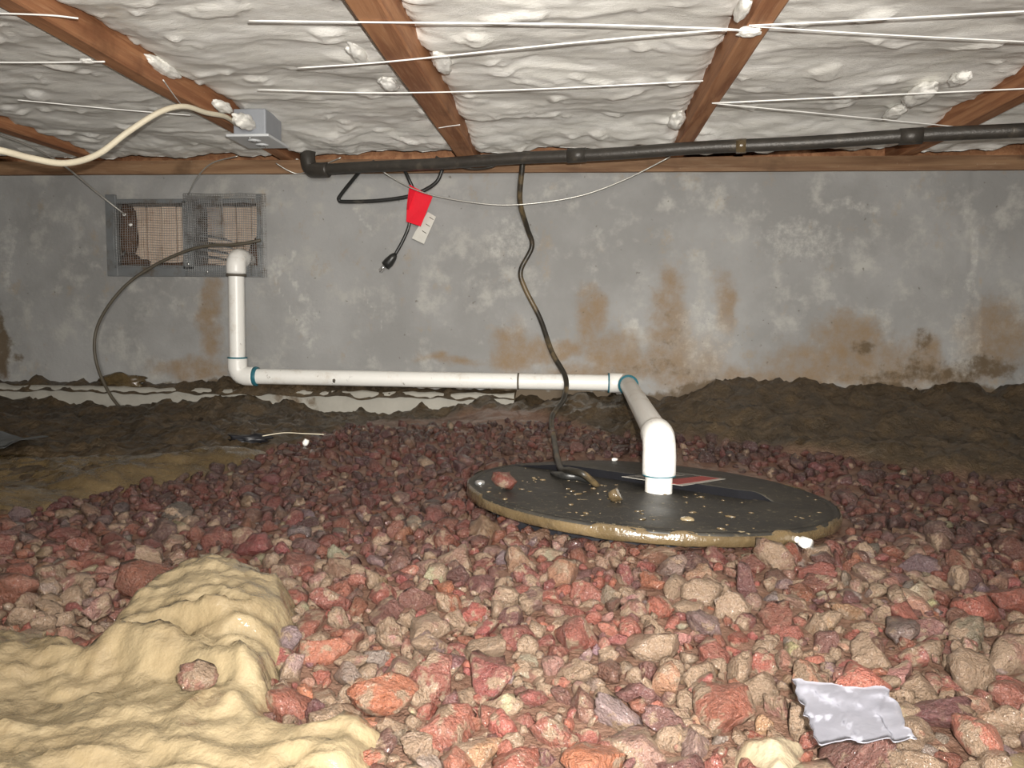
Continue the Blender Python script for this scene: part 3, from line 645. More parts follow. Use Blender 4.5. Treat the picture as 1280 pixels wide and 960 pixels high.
# ------------------------------------------------------------------ sump basin and lid
bs = thing('sump_basin', (LC[0], LC[1], -0.22), 'black plastic sump basin just showing under the round lid', 'basin')
rb = LR * 0.90; zz = [-0.22, -0.22, 0.0, 0.0]
k = 64; ang = np.arange(k) * 2 * math.pi / k; V = []; rads = (rb - 0.012, rb)
for j, (r, top) in enumerate(((rb, 0), (rb, 1), (rb - 0.012, 1), (rb - 0.012, 0))):
    for a in ang:
        x, y = LC[0] + r * math.cos(a), LC[1] + r * math.sin(a); V.append((x, y, lidz(x, y) - 0.020 if top else -0.22))
Fs = [(j * k + i, j * k + (i + 1) % k, ((j + 1) % 4) * k + (i + 1) % k, ((j + 1) % 4) * k + i) for j in range(4) for i in range(k)]
obj('basin_wall', V, Fs, MT['basin'], bs)
for i in range(24):
    a = i * 2 * math.pi / 24; c, s = math.cos(a), math.sin(a)
    P = [(LC[0] + r * c - w * s, LC[1] + r * s + w * c) for r, w in ((rb, -0.004), (rb + 0.014, -0.004), (rb + 0.014, 0.004), (rb, 0.004))]
    V = [(x, y, -0.15) for x, y in P] + [(x, y, lidz(x, y) - 0.021) for x, y in P]
    obj('rib', V, [(3, 2, 1, 0), (4, 5, 6, 7), (0, 1, 5, 4), (1, 2, 6, 5), (2, 3, 7, 6), (3, 0, 4, 7)], MT['basin'], bs, smooth=False)

ld = thing('sump_cover', (LC[0], LC[1], lidz(*LC)), 'round black sump lid with mud-smeared rim lying in the red gravel', 'sump cover')
K = 96; ang = np.arange(K) * 2 * math.pi / K
prof = [(0.0, 0.0), (0.5, 0.0), (0.93, 0.0), (0.955, -0.001), (0.965, -0.004), (0.975, -0.004), (0.98, 0.0), (0.995, -0.001), (1.0, -0.004), (1.0, -0.018), (0.99, -0.020), (0.0, -0.020)]
V = []
for r, h in prof:
    for a in ang:
        x, y = LC[0] + max(r, 0.002) * LR * math.cos(a), LC[1] + max(r, 0.002) * LR * math.sin(a); V.append((x, y, lidz(x, y) + h))
Fs = [(j * K + i, j * K + (i + 1) % K, (j + 1) * K + (i + 1) % K, (j + 1) * K + i) for j in range(len(prof) - 1) for i in range(K)]
obj('plate', V, Fs, MT['lid'], ld)
# raised rear flap along the slit
S0, S1 = lid_at(640, 581)[:2], lid_at(940, 627)[:2]
cdir = unit(S1 - S0); cl = np.linalg.norm(S1 - S0); pn = np.array([-cdir[1], cdir[0]]); pn = pn if pn[1] > 0 else -pn
nt, nd = 90, 14; V = []; Rf = LR * 0.957
tmax = cl + 0.05
def flap_h(t, dfrac):
    e = sstep(0.0, 0.30 * cl, t) * (1 - sstep(cl * 0.985, cl + 0.035, t)); return 0.0015 + 0.0155 * e * (1 - 0.75 * dfrac ** 0.8) - 0.0022 * sstep(cl, cl + 0.04, t)
for i in range(nt):
    t = tmax * i / (nt - 1); o = S0 + cdir * t
    q = o - LC; b_ = q @ pn; cc = q @ q - Rf ** 2; dm = max(0.0, -b_ + math.sqrt(max(0, b_ * b_ - cc)))
    st = 0.02 * sstep(cl * 0.93, cl + 0.02, t) ** 2 * 1.2           # rounded end of the slit
    for j in range(nd + 1):
        if j == 0: p = o + pn * (st + 0.010 * sstep(0, 0.1, t) * (1 - sstep(cl, cl + 0.03, t))); h = 0.0002
        else: dfr = (j - 1) / (nd - 1); p = o + pn * (st + max(0, dm - st) * dfr); h = float(flap_h(t, dfr)) if j < nd else 0.0006
        V.append((p[0], p[1], lidz(*p) + h))
m = nd + 1; Fs = [(i * m + j, (i + 1) * m + j, (i + 1) * m + j + 1, i * m + j + 1) for i in range(nt - 1) for j in range(nd)]
fl = obj('rear_flap', V, Fs, MT['lid'], ld, label='raised rear half of the lid behind the slit'); fl.data.polygons.foreach_set('use_smooth', [((p.index % nd) > 0) for p in fl.data.polygons])
fl.data.materials.append(MT['basin']); fl.data.polygons.foreach_set('material_index', [0 if (p.index % nd) > 0 else 1 for p in fl.data.polygons])
# mud on the rim
V = []; nA = 120; a0, a1 = math.radians(150), math.radians(388)
for i in range(nA):
    a = a0 + (a1 - a0) * i / (nA - 1); n1 = float(fbm(i * 0.21, 3.3, o=4, seed=3)); n2 = float(fbm(i * 0.12, 9.1, o=3, seed=5))
    e = min(1, i / 6, (nA - 1 - i) / 6.0); e = max(e, 0.05)
    front = max(0.0, -math.sin(a)) * e
    for (r, h) in ((1.0 - 0.028 * front * max(0, n1 * 1.3) - 0.003, -0.0040 + 0.0046 * float(sstep(0.0, 0.12, n1))), (1.0 - 0.0005, -0.0042 + 0.005 * float(sstep(0.05, 0.5, n1)) * e), (1.0 + (0.006 + 0.004 * n2) * e, -0.004), (1.0 + (0.008 + 0.006 * n2) * e, -0.011), (1.0 + 0.007 * e, -0.018 - 0.004 * max(0, n1) * e), (1.0 - 0.004, -0.0205)):
        x, y = LC[0] + r * LR * math.cos(a), LC[1] + r * LR * math.sin(a); V.append((x, y, lidz(x, y) + h))
Fs = [(i * 6 + j, (i + 1) * 6 + j, (i + 1) * 6 + j + 1, i * 6 + j + 1) for i in range(nA - 1) for j in range(5)]
obj('mud_coating', V, Fs, MT['rim_mud'], ld, label='tan mud smeared round the rim')
q = lid_at(600, 605); obj('bolt', *tube([q - up * 0.001, q + up * 0.004, q + up * 0.006], [0.010, 0.010, 0.007], 6), MT['metal'], ld)
# warning sticker on the flap, four strips with the same frame
def flap_at(px, py):
    p = lid_at(px, py); 
    for _ in range(3):
        w = p[:2] - S0; t = w @ cdir; d = w @ pn; b_ = (S0 + cdir * t - LC) @ pn; cc = (S0 + cdir * t - LC) @ (S0 + cdir * t - LC) - Rf ** 2
        dm = max(0.01, -b_ + math.sqrt(max(0, b_ * b_ - cc))); h = float(flap_h(t, min(1, max(0, d / dm)))); p = at_plane(px, py, LA + h + 0.0012, LB, LCc)
    return p
q0, q1, q2, q3 = flap_at(777, 596), flap_at(846, 591), flap_at(907, 599), flap_at(853, 607.5)
bl = lambda u, v: (q0 * (1 - u) + q3 * u) * (1 - v) + (q1 * (1 - u) + q2 * u) * v
stk = obj('sticker', *slab([bl(0, 0), bl(1, 0), bl(1, 1), bl(0, 1)], 0.0006), MT['sticker_white'], ld, smooth=False, label='white edged warning sticker')
def strip(nm, u0, u1, v0, v1, mt): obj(nm, *slab([bl(u0, v0) + up * 0.0006, bl(u1, v0) + up * 0.0006, bl(u1, v1) + up * 0.0006, bl(u0, v1) + up * 0.0006], 0.0004), MT[mt], stk, smooth=False)
strip('black_field', 0.05, 0.42, 0.05, 0.95, 'sticker_black'); strip('red_band', 0.55, 0.90, 0.04, 0.96, 'sticker_red'); strip('black_field', 0.44, 0.53, 0.05, 0.95, 'sticker_black')
for i in range(3): strip('text_line', 0.10 + i * 0.1, 0.14 + i * 0.1, 0.12, 0.85, 'sticker_white')

# bits lying on the lid
STONES_EXTRA = []

# ------------------------------------------------------------------ cords
def on_lid(px, py, h=0.006): return at_plane(px, py, LA + h, LB, LCc)
pc = [at_y(650, 192, 2.27), at_y(653, 205, 2.26), at_y(650, 250, 2.30), at_y(659, 285, 2.36), at_y(665, 308, 2.385), at_y(651, 338, 2.385), at_y(656, 360, 2.385), at_y(675, 398, 2.38), at_y(690, 440, 2.34), at_y(707, 472, 2.295), at_y(705, 498, 2.22), at_y(690, 522, 2.08), at_y(693, 552, 1.88), on_lid(700, 584, 0.012), on_lid(712, 588, 0.024), on_lid(728, 592, 0.026), on_lid(741, 602, 0.010), on_lid(748, 609, -0.004)]
pcord = thing('pump_cable', pc[0], 'muddy black pump cord hanging from the black pipe down to the lid', 'cord')
obj('cord', *tube(catmull(pc, 10), np.r_[np.full(91, 0.0078), np.linspace(0.0078, 0.0058, 80)], 10), MT['rubber'], pcord)
obj('grommet', *tube(catmull([on_lid(690, 592, 0.004), on_lid(703, 594, 0.010), on_lid(722, 596, 0.010), on_lid(740, 602, 0.006)], 6), np.r_[np.linspace(0.004, 0.0085, 9), np.linspace(0.0085, 0.006, 10)], 10), MT['black'], pcord)
cc_ = [at_y(505, 211, 2.34), at_y(511, 224, 2.335), at_y(517, 240, 2.342), at_y(514, 262, 2.345), at_y(511, 283, 2.345), at_y(503, 302, 2.345), at_y(494, 318, 2.345)]
plug = thing('plug_cable', cc_[0], 'black power cord with plug and loops hanging over the wall, red tag on it', 'cord')
obj('cord', *tube(catmull(cc_, 8), 0.0055, 8), MT['black'], plug)
obj('cord_loop', *tube(catmull([at_y(468, 202, 2.30), at_y(455, 209, 2.31), at_y(440, 226, 2.34), at_y(425, 245, 2.36), at_y(424, 250, 2.36), at_y(430, 252, 2.36), at_y(470, 251, 2.355), at_y(508, 246, 2.35), at_y(530, 238, 2.35), at_y(546, 227, 2.345), at_y(553, 212, 2.34)], 8), 0.0058, 8), MT['black'], plug)
g0, g1, g2 = at_y(494, 318, 2.345), at_y(486, 328, 2.35), at_y(482, 332, 2.352)
ph = obj('plug', *tube([g0, g0 + (g1 - g0) * 0.3, g0 + (g1 - g0) * 0.6, g1, g2], [0.0075, 0.012, 0.014, 0.016, 0.015], 12), MT['black'], plug)
dd = unit(g2 - g0); sd = unit(np.cross(dd, yy))
for s in (-1, 1):
    b0 = g2 + sd * 0.006 * s; obj('prong', *slab([b0 - yy * 0.003, b0 + yy * 0.003, b0 + yy * 0.003 + dd * 0.024, b0 - yy * 0.003 + dd * 0.024], 0.0018), MT['metal'], ph, smooth=False)
obj('prong', *tube([g2 + yy * -0.007, g2 + yy * -0.007 + dd * 0.026], 0.0025, 8), MT['metal'], ph)
rt = obj('red_tag', *slab([at_y(*p) for p in ((512, 231, 2.318), (541, 246, 2.312), (526, 283, 2.318), (508, 277, 2.325), (509, 255, 2.322))], -0.0015), MT['red'], plug, smooth=False, label='folded red plastic tag')
obj('fold', *slab([at_y(*p) for p in ((513, 231, 2.3165), (520, 236, 2.309), (511, 262, 2.313), (508.5, 262, 2.3195))], -0.001), MT['red'], rt, smooth=False)
wt = obj('white_tag', *slab([at_y(*p) for p in ((535, 265, 2.345), (545, 271, 2.34), (530, 305, 2.35), (515, 298, 2.352), (519, 290, 2.35))], -0.001), MT['tag_white'], plug, smooth=False, label='small printed white paper tag')
for i in range(3):
    a = np.array([537 - i * 4.5, 271 + i * 8.5]); obj('text_line', *slab([at_y(a[0], a[1], 2.3405), at_y(a[0] + 5, a[1] + 3.4, 2.3375), at_y(a[0] + 4.8, a[1] + 3.9, 2.339), at_y(a[0] - 0.3, a[1] + 0.6, 2.342)], -0.0005), MT['coax'], wt, smooth=False)
cx = [at_y(326, 300, 2.379), at_y(312, 303, 2.372), at_y(290, 306, 2.372), at_y(262, 307, 2.378), at_y(235, 313, 2.375), at_y(200, 328, 2.37), at_y(165, 350, 2.36), at_y(140, 376, 2.35), at_y(123, 405, 2.345), at_y(118, 432, 2.34), at_y(123, 462, 2.335), at_y(138, 494, 2.315), at_y(155, 515, 2.28), at_y(170, 535, 2.2), at_y(180, 552, 2.12)]
obj('coaxial_cable', *tube(catmull(cx, 8), 0.0050, 8), MT['coax'], label='thin grey cable looping out of the vent down into the soil', cat='cable')
kk = [at_y(545, 196, 2.26), at_y(565, 205, 2.25), at_y(590, 211, 2.25), at_y(612, 209, 2.24), at_y(625, 203, 2.24)]
obj('wire_bundle', *tube(catmull(kk, 8), 0.0035, 6), MT['iron'], label='bent dark wire hooked around the black pipe under a joist', cat='wire')

# ------------------------------------------------------------------ mud
def poly_dist(px, py, poly):
    P = np.array(poly, float); inside = np.zeros(len(px), bool); dmin = np.full(len(px), 1e9)
    for i in range(len(P)):
        a, b = P[i], P[(i + 1) % len(P)]
        c = ((a[1] > py) != (b[1] > py)) & (px < (b[0] - a[0]) * (py - a[1]) / (b[1] - a[1] + 1e-12) + a[0]); inside ^= c
        e = b - a; t = np.clip(((px - a[0]) * e[0] + (py - a[1]) * e[1]) / (e @ e), 0, 1); dmin = np.minimum(dmin, np.hypot(px - a[0] - t * e[0], py - a[1] - t * e[1]))
    return np.where(inside, dmin, -dmin)
MUD1 = [ground_hit(*p, 0.02)[:2] for p in [(-120, 765), (0, 772), (60, 778), (110, 800), (135, 770), (170, 745), (215, 722), (262, 712), (300, 708), (345, 722), (373, 732), (362, 765), (345, 800), (340, 845), (330, 862), (395, 882), (455, 880), (490, 895), (475, 925), (450, 965), (430, 1010), (-200, 1010)]]
MUD2 = [ground_hit(*p)[:2] for p in [(-140, 585), (20, 568), (90, 572), (200, 566), (300, 560), (345, 566), (300, 585), (190, 606), (110, 622), (50, 640), (0, 655), (-140, 690)]]
MUD3 = [ground_hit(*p, 0.01)[:2] for p in [(918, 930), (950, 922), (1010, 926), (1018, 950), (1012, 985), (925, 985), (935, 950)]]
MUD4 = [ground_hit(*p, 0.01)[:2] for p in [(1150, 965), (1185, 940), (1240, 925), (1300, 920), (1330, 1000), (1150, 1000)]]
def mud(poly, h, step, fx, seed, edge=0.03, mat='mud', name='mud_patch', **t):
    P = np.array(poly); xs = np.arange(P[:, 0].min() - 0.03, P[:, 0].max() + 0.03, step); ys = np.arange(max(0.3, P[:, 1].min() - 0.03), P[:, 1].max() + 0.03, step)
    X, Y = np.meshgrid(xs, ys); x, y = X.ravel(), Y.ravel()
    d = poly_dist(x, y, poly) + 0.012 * fbm(x * 18, y * 18, seed=seed, o=3)
    e = np.sqrt(np.clip(d / edge, 0, 1)); wx = x + 0.03 * fbm(x * 9, y * 9, seed=seed + 3); wy = y + 0.03 * fbm(x * 9, y * 9, seed=seed + 6)
    rdg = (1 - np.abs(fbm(wx * 8, wy * 22, seed=seed + 2, o=2, gain=0.4))) ** 2 - 0.45
    z = G(x, y) - 0.012 + e * (h + fx * (0.016 * fbm(wx * 5, wy * 9, seed=seed + 1, o=2) + 0.011 * rdg * sstep(-0.4, 0.4, fbm(x * 6, y * 6, seed=seed + 12, o=2)) + 0.0005 * fbm(x * 85, y * 85, seed=seed + 15, o=2) + 0.0055 * fbm(wx * 22, wy * 42, seed=seed + 9, o=3) + 0.006 * sstep(0.45, 0.9, fbm(x * 28, y * 28, seed=seed + 4, o=1))))
    f = grid_faces(len(xs), len(ys)); keep = (d[f] > -step).any(1); f = f[keep]
    used, inv = np.unique(f, return_inverse=True)
    V = np.c_[x, y, z][used]
    if t.pop('lump', False):
        LP = [ground_hit(*p, 0.03)[:2] for p in [(140, 765), (180, 738), (215, 720), (262, 710), (305, 706), (373, 731), (364, 765), (348, 805), (340, 846), (300, 842), (235, 830), (180, 822), (120, 803)]]
        dd_ = poly_dist(V[:, 0], V[:, 1], LP) + 0.008 * fbm(V[:, 0] * 30, V[:, 1] * 30, seed=77, o=3)
        V[:, 2] += 0.022 * sstep(-0.012, 0.022, dd_) + 0.010 * sstep(0.0, 0.08, dd_)
        V[:, 2] += 0.0022 * fbm(V[:, 0] * 60, V[:, 1] * 60, seed=78, o=3)
        H = np.array(ground_hit(205, 826)[:2]); hh = np.exp(-(((V[:, 0] - H[0]) / 0.028) ** 2 + ((V[:, 1] - H[1]) / 0.009) ** 2)); V[:, 2] -= 0.035 * hh
        nb_ = 0.012 * np.exp(-(((V[:, 0] - H[0] - 0.03) / 0.10) ** 2 + ((V[:, 1] - H[1] - 0.022) / 0.014) ** 2)); V[:, 2] += nb_
    return obj(name, V, inv.reshape(f.shape), MT[mat], kind='stuff', **t)
mud(MUD1, 0.030, 0.0048, 1.0, 60, lump=True, label='thick wet tan mud slumped over the gravel in the near left corner', cat='mud')
mud(MUD2, 0.032, 0.008, 1.0, 70, 0.08, 'mud_dark', label='smooth brown wet mud at the left beside the grey sheet', cat='mud')
mud(MUD3, 0.024, 0.004, 0.9, 80, 0.02, 'mud_pale', name='mud_clump', label='pale clump of mud beside the cloudy plastic scrap', cat='mud')
mud(MUD4, 0.014, 0.005, 0.8, 90, 0.03, label='tan mud seeping between stones in the near right corner', cat='mud')

# ------------------------------------------------------------------ gravel
def ico(sub):
    bm = bmesh.new(); bmesh.ops.create_icosphere(bm, subdivisions=sub, radius=1.0)
    v = np.array([p.co[:] for p in bm.verts]); f = np.array([[q.index for q in p.verts] for p in bm.faces]); bm.free(); return v, f
ICO = {s: ico(s) for s in (1, 2, 3)}
def rock(sub, rg, flat=None):
    v, f = ICO[sub]; v = v.copy()
    for _ in range(rg.integers(9, 15)):
        n = rg.normal(size=3); n /= np.linalg.norm(n); d = rg.uniform(0.45, 0.85); k = np.maximum(0, v @ n - d); v -= k[:, None] * n
    if sub > 1:
        o = rg.uniform(0, 90, 3); v *= (1 + 0.17 * fbm(v[:, 0] * 2.2 + o[0], v[:, 1] * 2.2 + o[1], v[:, 2] * 2.2 + o[2], o=3 if sub > 2 else 2, gain=0.6))[:, None]
    s = np.array([rg.uniform(1.0, 1.35), rg.uniform(0.8, 1.05), flat if flat else rg.uniform(0.55, 0.95)]) * 1.22
    return v * s, f
LIB = {s: [rock(s, rng)[0] for _ in range(48 if s < 3 else 60)] for s in (1, 2, 3)}
def rotm(rg, tilt=0.6):
    a = rg.uniform(0, 2 * math.pi); t = rg.normal(0, tilt); u = rg.normal(0, tilt)
    return np.array(Matrix.Rotation(t, 3, 'X') @ Matrix.Rotation(u, 3, 'Y') @ Matrix.Rotation(a, 3, 'Z'))
PAL = {   # colour, mud coat
    'rust red': ((0.185, 0.050, 0.034), 0.22), 'dark maroon': ((0.10, 0.036, 0.030), 0.20), 'brick orange': ((0.26, 0.082, 0.048), 0.22), 'purplish grey': ((0.155, 0.105, 0.095), 0.28),
    'tan mud-coated': ((0.22, 0.12, 0.082), 0.66), 'pinkish brown': ((0.22, 0.105, 0.078), 0.40), 'pale tan': ((0.27, 0.21, 0.14), 0.60)}
PN = list(PAL)
# hand-placed stones: px, py, width px, kind, label, flat
HAND = [(190, 726, 74, 'brick orange', 'bright orange flat rock behind the tan mud lump', 0.5), (58, 733, 30, 'pale tan', 'pale rounded pebble standing alone at the left above the mud', 0.9),
        (20, 735, 60, 'brick orange', 'orange-red rock at the left edge beside the pale pebble', 0.7), (126, 780, 36, 'pinkish brown', 'reddish stone stuck in the upper mud edge', 0.8), (248, 873, 40, 'pinkish brown', 'red stone sunk in the middle of the tan mud', 0.7),
        (478, 866, 70, 'brick orange', 'orange rock with mud-streaked face at the right tip of the mud', 0.6), (468, 812, 34, 'purplish grey', 'pinkish purple speckled stone right of the mud', 0.9), (538, 800, 44, 'purplish grey', 'grey triangular sparkling stone right of the purple one', 0.6),
        (660, 816, 36, 'pale tan', 'flat tan leaf-shaped pebble in the middle of the near gravel', 0.35), (435, 838, 40, 'purplish grey', 'smooth dark grey stone beside the mud edge', 0.8), (870, 915, 42, 'purplish grey', 'shiny grey upright oval stone left of the pale mud clump', 1.0),
        (905, 880, 72, 'brick orange', 'large blocky red-orange rock left above the plastic scrap', 0.7), (1075, 850, 66, 'brick orange', 'large salmon rock with pale left edge above the plastic scrap', 0.75), (926, 832, 34, 'tan mud-coated', 'tan upright pebble above the blocky red-orange rock', 1.0),
        (1135, 880, 34, 'pale tan', 'whitish lump of stone beside the long brown stone', 1.0), (1178, 885, 72, 'dark maroon', 'long dark brown stone lying right of the whitish lump', 0.5), (1215, 912, 60, 'brick orange', 'salmon-orange rock in the near right corner', 0.8),
        (880, 735, 42, 'tan mud-coated', 'tan flattened stone in front of the lid at the right', 0.55), (1022, 680, 32, 'tan mud-coated', 'tan slanted stone right of the white pipe stub', 0.9), (632, 605, 28, 'rust red', 'red-brown stone lying on the left of the sump lid', 0.8),
        (1265, 750, 44, 'brick orange', 'bright red rock at the right edge of the picture', 0.8), (1160, 775, 40, 'pinkish brown', 'sparkling pink-red stone beside a dark slab', 0.7), (1125, 784, 46, 'purplish grey', 'dark grey slab-like stone left of the sparkling pink-red one', 0.55),
        (665, 750, 36, 'tan mud-coated', 'rounded grey-tan stone between small pebbles before the lid', 0.8), (815, 800, 70, 'tan mud-coated', 'long tan-topped rock in the gravel right of centre', 0.6), (600, 925, 50, 'pinkish brown', 'flat-topped pink stone with mud rim near the bottom edge', 0.7),
        (535, 785, 60, 'tan mud-coated', 'long low tan rock above the grey triangular stone', 0.45), (560, 905, 62, 'rust red', 'rust red rock with rounded front near the bottom edge', 0.7), (735, 940, 74, 'brick orange', 'broad red rock at the bottom edge', 0.6), (520, 925, 40, 'pale tan', 'pale round stone at the mud tip near the bottom edge', 0.9)]
HANDP = []
for (px, py, w, kind, lab, flat) in HAND:
    if kind == 'rust red' and py == 605: continue
    p = ground_hit(px, py, 0.012); r = w / F * float((p - CAM) @ cam_fwd) / 2; HANDP.append((p, r, kind, lab, flat))
# scatter by dart throwing, large ones first
acc = [(p[0], p[1], r) for (p, r, *_r) in HANDP]; AX = np.zeros(12000); AY = np.zeros(12000); AR = np.zeros(12000); n_acc = 0
for (x, y, r) in acc: AX[n_acc], AY[n_acc], AR[n_acc] = x, y, r; n_acc += 1
n_hand = n_acc
def in_gravel(x, y):
    if y > gravel_back(x) + 0.01: return False
    if (x - LC[0]) ** 2 + (y - LC[1]) ** 2 < (LR * 0.93) ** 2: return False
    return True
def view_ok(x, y): return abs(x - (718 - 640) / F * -0.0 + 0.082 * y - 0.0) < 0.72 * y + 0.10
mudm = [np.array(MUD1), np.array(MUD2), np.array(MUD3)]
CELL = 0.036; CG = {}
def cput(k): CG.setdefault((int(AX[k] // CELL), int(AY[k] // CELL)), []).append(k)
for k in range(n_acc): cput(k)
for rad_lo, rad_hi, tries, fac in ((0.019, 0.027, 420, 1.0), (0.013, 0.019, 3600, 0.88), (0.009, 0.013, 15000, 0.82), (0.0065, 0.009, 26000, 0.78), (0.0045, 0.0065, 22000, 0.80)):
    yy_ = 0.50 + 1.62 * rng.random(tries); xx_ = (-0.082 * yy_) + (rng.random(tries) * 2 - 1) * (0.72 * yy_ + 0.10); rr_ = rng.uniform(rad_lo, rad_hi, tries)
    dm = np.maximum(np.maximum(poly_dist(xx_, yy_, MUD1), poly_dist(xx_, yy_, MUD2)), poly_dist(xx_, yy_, MUD3) + 0.01); gbk = gravel_back(xx_)
    for x, y, r, dq, gk in zip(xx_.tolist(), yy_.tolist(), rr_.tolist(), dm.tolist(), gbk.tolist()):
        if n_acc >= 11900 or y > gk + 0.01 or dq > 0.015 or (x - LC[0]) ** 2 + (y - LC[1]) ** 2 < (LR * 0.93) ** 2: continue
        if rad_hi <= 0.0066 and y > 1.0: continue
        if rad_hi <= 0.0091 and y > 1.5: continue
        if y > 1.3 and rad_lo >= 0.019: continue
        ci, cj = int(x // CELL), int(y // CELL); bad = False
        for a in range(ci - 2, ci + 3):
            for b in range(cj - 2, cj + 3):
                for k in CG.get((a, b), ()):
                    l = fac * (AR[k] + r)
                    if (AX[k] - x) ** 2 + (AY[k] - y) ** 2 < l * l: bad = True; break
                if bad: break
            if bad: break
        if bad: continue
        AX[n_acc], AY[n_acc], AR[n_acc] = x, y, r; cput(n_acc); n_acc += 1
print('stones', n_acc)
tan_n = fbm(AX[:n_acc] * 4, AY[:n_acc] * 4, seed=91, o=3)
def choose(i):
    x, y = AX[i], AY[i]; u = rng.random()
    near = float(sstep(1.35, 0.95, y)) if False else float(1 - sstep(0.75, 1.20, y))
    back = float(sstep(1.15, 1.5, y))
    pt = 0.10 + 0.30 * near + 0.22 * tan_n[i] * near
    if back > 0.5: pt = 0.03
    rt_ = float(sstep(0.5, 0.9, x)) * 0.12
    pt += rt_
    if u < pt: return 'tan mud-coated' if rng.random() < 0.8 else 'pale tan'
    u = rng.random()
    if back > 0.5: return 'rust red' if u < 0.5 else ('dark maroon' if u < 0.93 else 'pinkish brown')
    return 'rust red' if u < 0.40 else 'dark maroon' if u < 0.57 else 'brick orange' if u < 0.66 else 'purplish grey' if u < 0.75 else 'pinkish brown'
def stone_verts(i, sub, flat=None, extra_sink=0.0):
    x, y, r = AX[i], AY[i], AR[i]
    v = LIB[sub][rng.integers(len(LIB[sub]))] if flat is None else rock(sub, rng, flat)[0]
    v = v @ rotm(rng, 0.5 if flat is None else 0.18).T * r
    big = max(0.0, r - 0.012)
    z = G(x, y) - 0.004 + 0.25 * r + rng.uniform(-0.004, 0.006) - extra_sink
    top = v[:, 2].max() + z
    dl = math.hypot(x - LC[0], y - LC[1])
    if dl < LR * 1.06 + r: z = min(z, float(lidz(x, y)) - 0.024 - v[:, 2].max() + (0.012 if dl > LR * 1.03 + r * 0.5 else 0))
    return v + np.array([x, y, z])
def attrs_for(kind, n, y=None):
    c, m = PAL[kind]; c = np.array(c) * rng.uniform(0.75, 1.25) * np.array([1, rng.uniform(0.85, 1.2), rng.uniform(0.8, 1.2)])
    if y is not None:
        near = float(1 - sstep(0.70, 1.30, y)); m += 0.26 * near - 0.14; c = c * (0.50 + 0.68 * near) + 0.02 * near * np.array([1, 0.8, 0.65])  # less mud on far stones; their colour also darkened, painting in flash falloff
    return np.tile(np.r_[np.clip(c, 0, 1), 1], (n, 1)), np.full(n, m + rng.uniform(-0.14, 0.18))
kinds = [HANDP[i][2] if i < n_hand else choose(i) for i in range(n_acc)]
pos = np.c_[AX[:n_acc], AY[:n_acc], G(AX[:n_acc], AY[:n_acc])]; PX, PY = project(pos); dep = (pos - CAM) @ cam_fwd
size_px = AR[:n_acc] * F / dep
vis = (PX > -15) & (PX < 1295) & (PY > 400) & (PY < 975)
order = [i for i in np.argsort(-size_px) if vis[i] and i >= n_hand][:300 - len(HAND)]
single = set(order)
# labels: each single stone is named by its colour, its depth band and its rank from the left within that band
def band(y): return next((n for lim, n in ((700, 'close before the lid'), (745, 'a hand before the lid'), (790, "level with mud lump's top"), (830, 'level with the mud hollow'), (870, 'level with the sunken red stone'), (905, 'level with the salmon rock'), (940, 'level with the plastic scrap'), (2000, 'along the bottom edge')) if y < lim))
ORD = ['leftmost', 'second', 'third', 'fourth', 'fifth', 'sixth', 'seventh', 'eighth', 'ninth', 'tenth', 'eleventh', 'twelfth', 'thirteenth', 'fourteenth', 'fifteenth', 'sixteenth', 'seventeenth', 'eighteenth', 'nineteenth', 'twentieth', 'twenty-first', 'twenty-second', 'twenty-third', 'twenty-fourth', 'twenty-fifth']
bins = {}
for i in order: bins.setdefault((kinds[i], band(PY[i])), []).append(i)
LAB = {}
for (k, b), ids in bins.items():
    ids.sort(key=lambda i: PX[i])
    for j, i in enumerate(ids): LAB[i] = f"{k} stone, {ORD[min(j, 24)]}{' from left' if j else ''} of its colour, {b}"
GRP = 'loose stones of the red gravel bed'
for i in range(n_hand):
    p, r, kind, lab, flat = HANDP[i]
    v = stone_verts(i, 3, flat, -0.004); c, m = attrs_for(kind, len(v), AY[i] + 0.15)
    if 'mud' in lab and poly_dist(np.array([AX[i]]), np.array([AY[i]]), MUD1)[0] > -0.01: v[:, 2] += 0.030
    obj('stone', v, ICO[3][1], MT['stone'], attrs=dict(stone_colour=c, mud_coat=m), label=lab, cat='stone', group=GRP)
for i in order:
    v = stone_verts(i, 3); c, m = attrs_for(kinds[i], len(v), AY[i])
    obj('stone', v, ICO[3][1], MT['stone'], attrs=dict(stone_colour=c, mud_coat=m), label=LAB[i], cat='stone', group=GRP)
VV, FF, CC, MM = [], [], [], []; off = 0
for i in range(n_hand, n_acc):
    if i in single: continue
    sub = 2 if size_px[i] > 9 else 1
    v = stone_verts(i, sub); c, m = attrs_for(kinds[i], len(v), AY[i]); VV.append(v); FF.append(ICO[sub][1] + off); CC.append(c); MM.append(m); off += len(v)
obj('gravel', np.vstack(VV), np.vstack(FF), MT['stone'], attrs=dict(stone_colour=np.vstack(CC), mud_coat=np.concatenate(MM)), kind='stuff', label='bed of small wet red and tan lava gravel around the sump lid', cat='gravel')
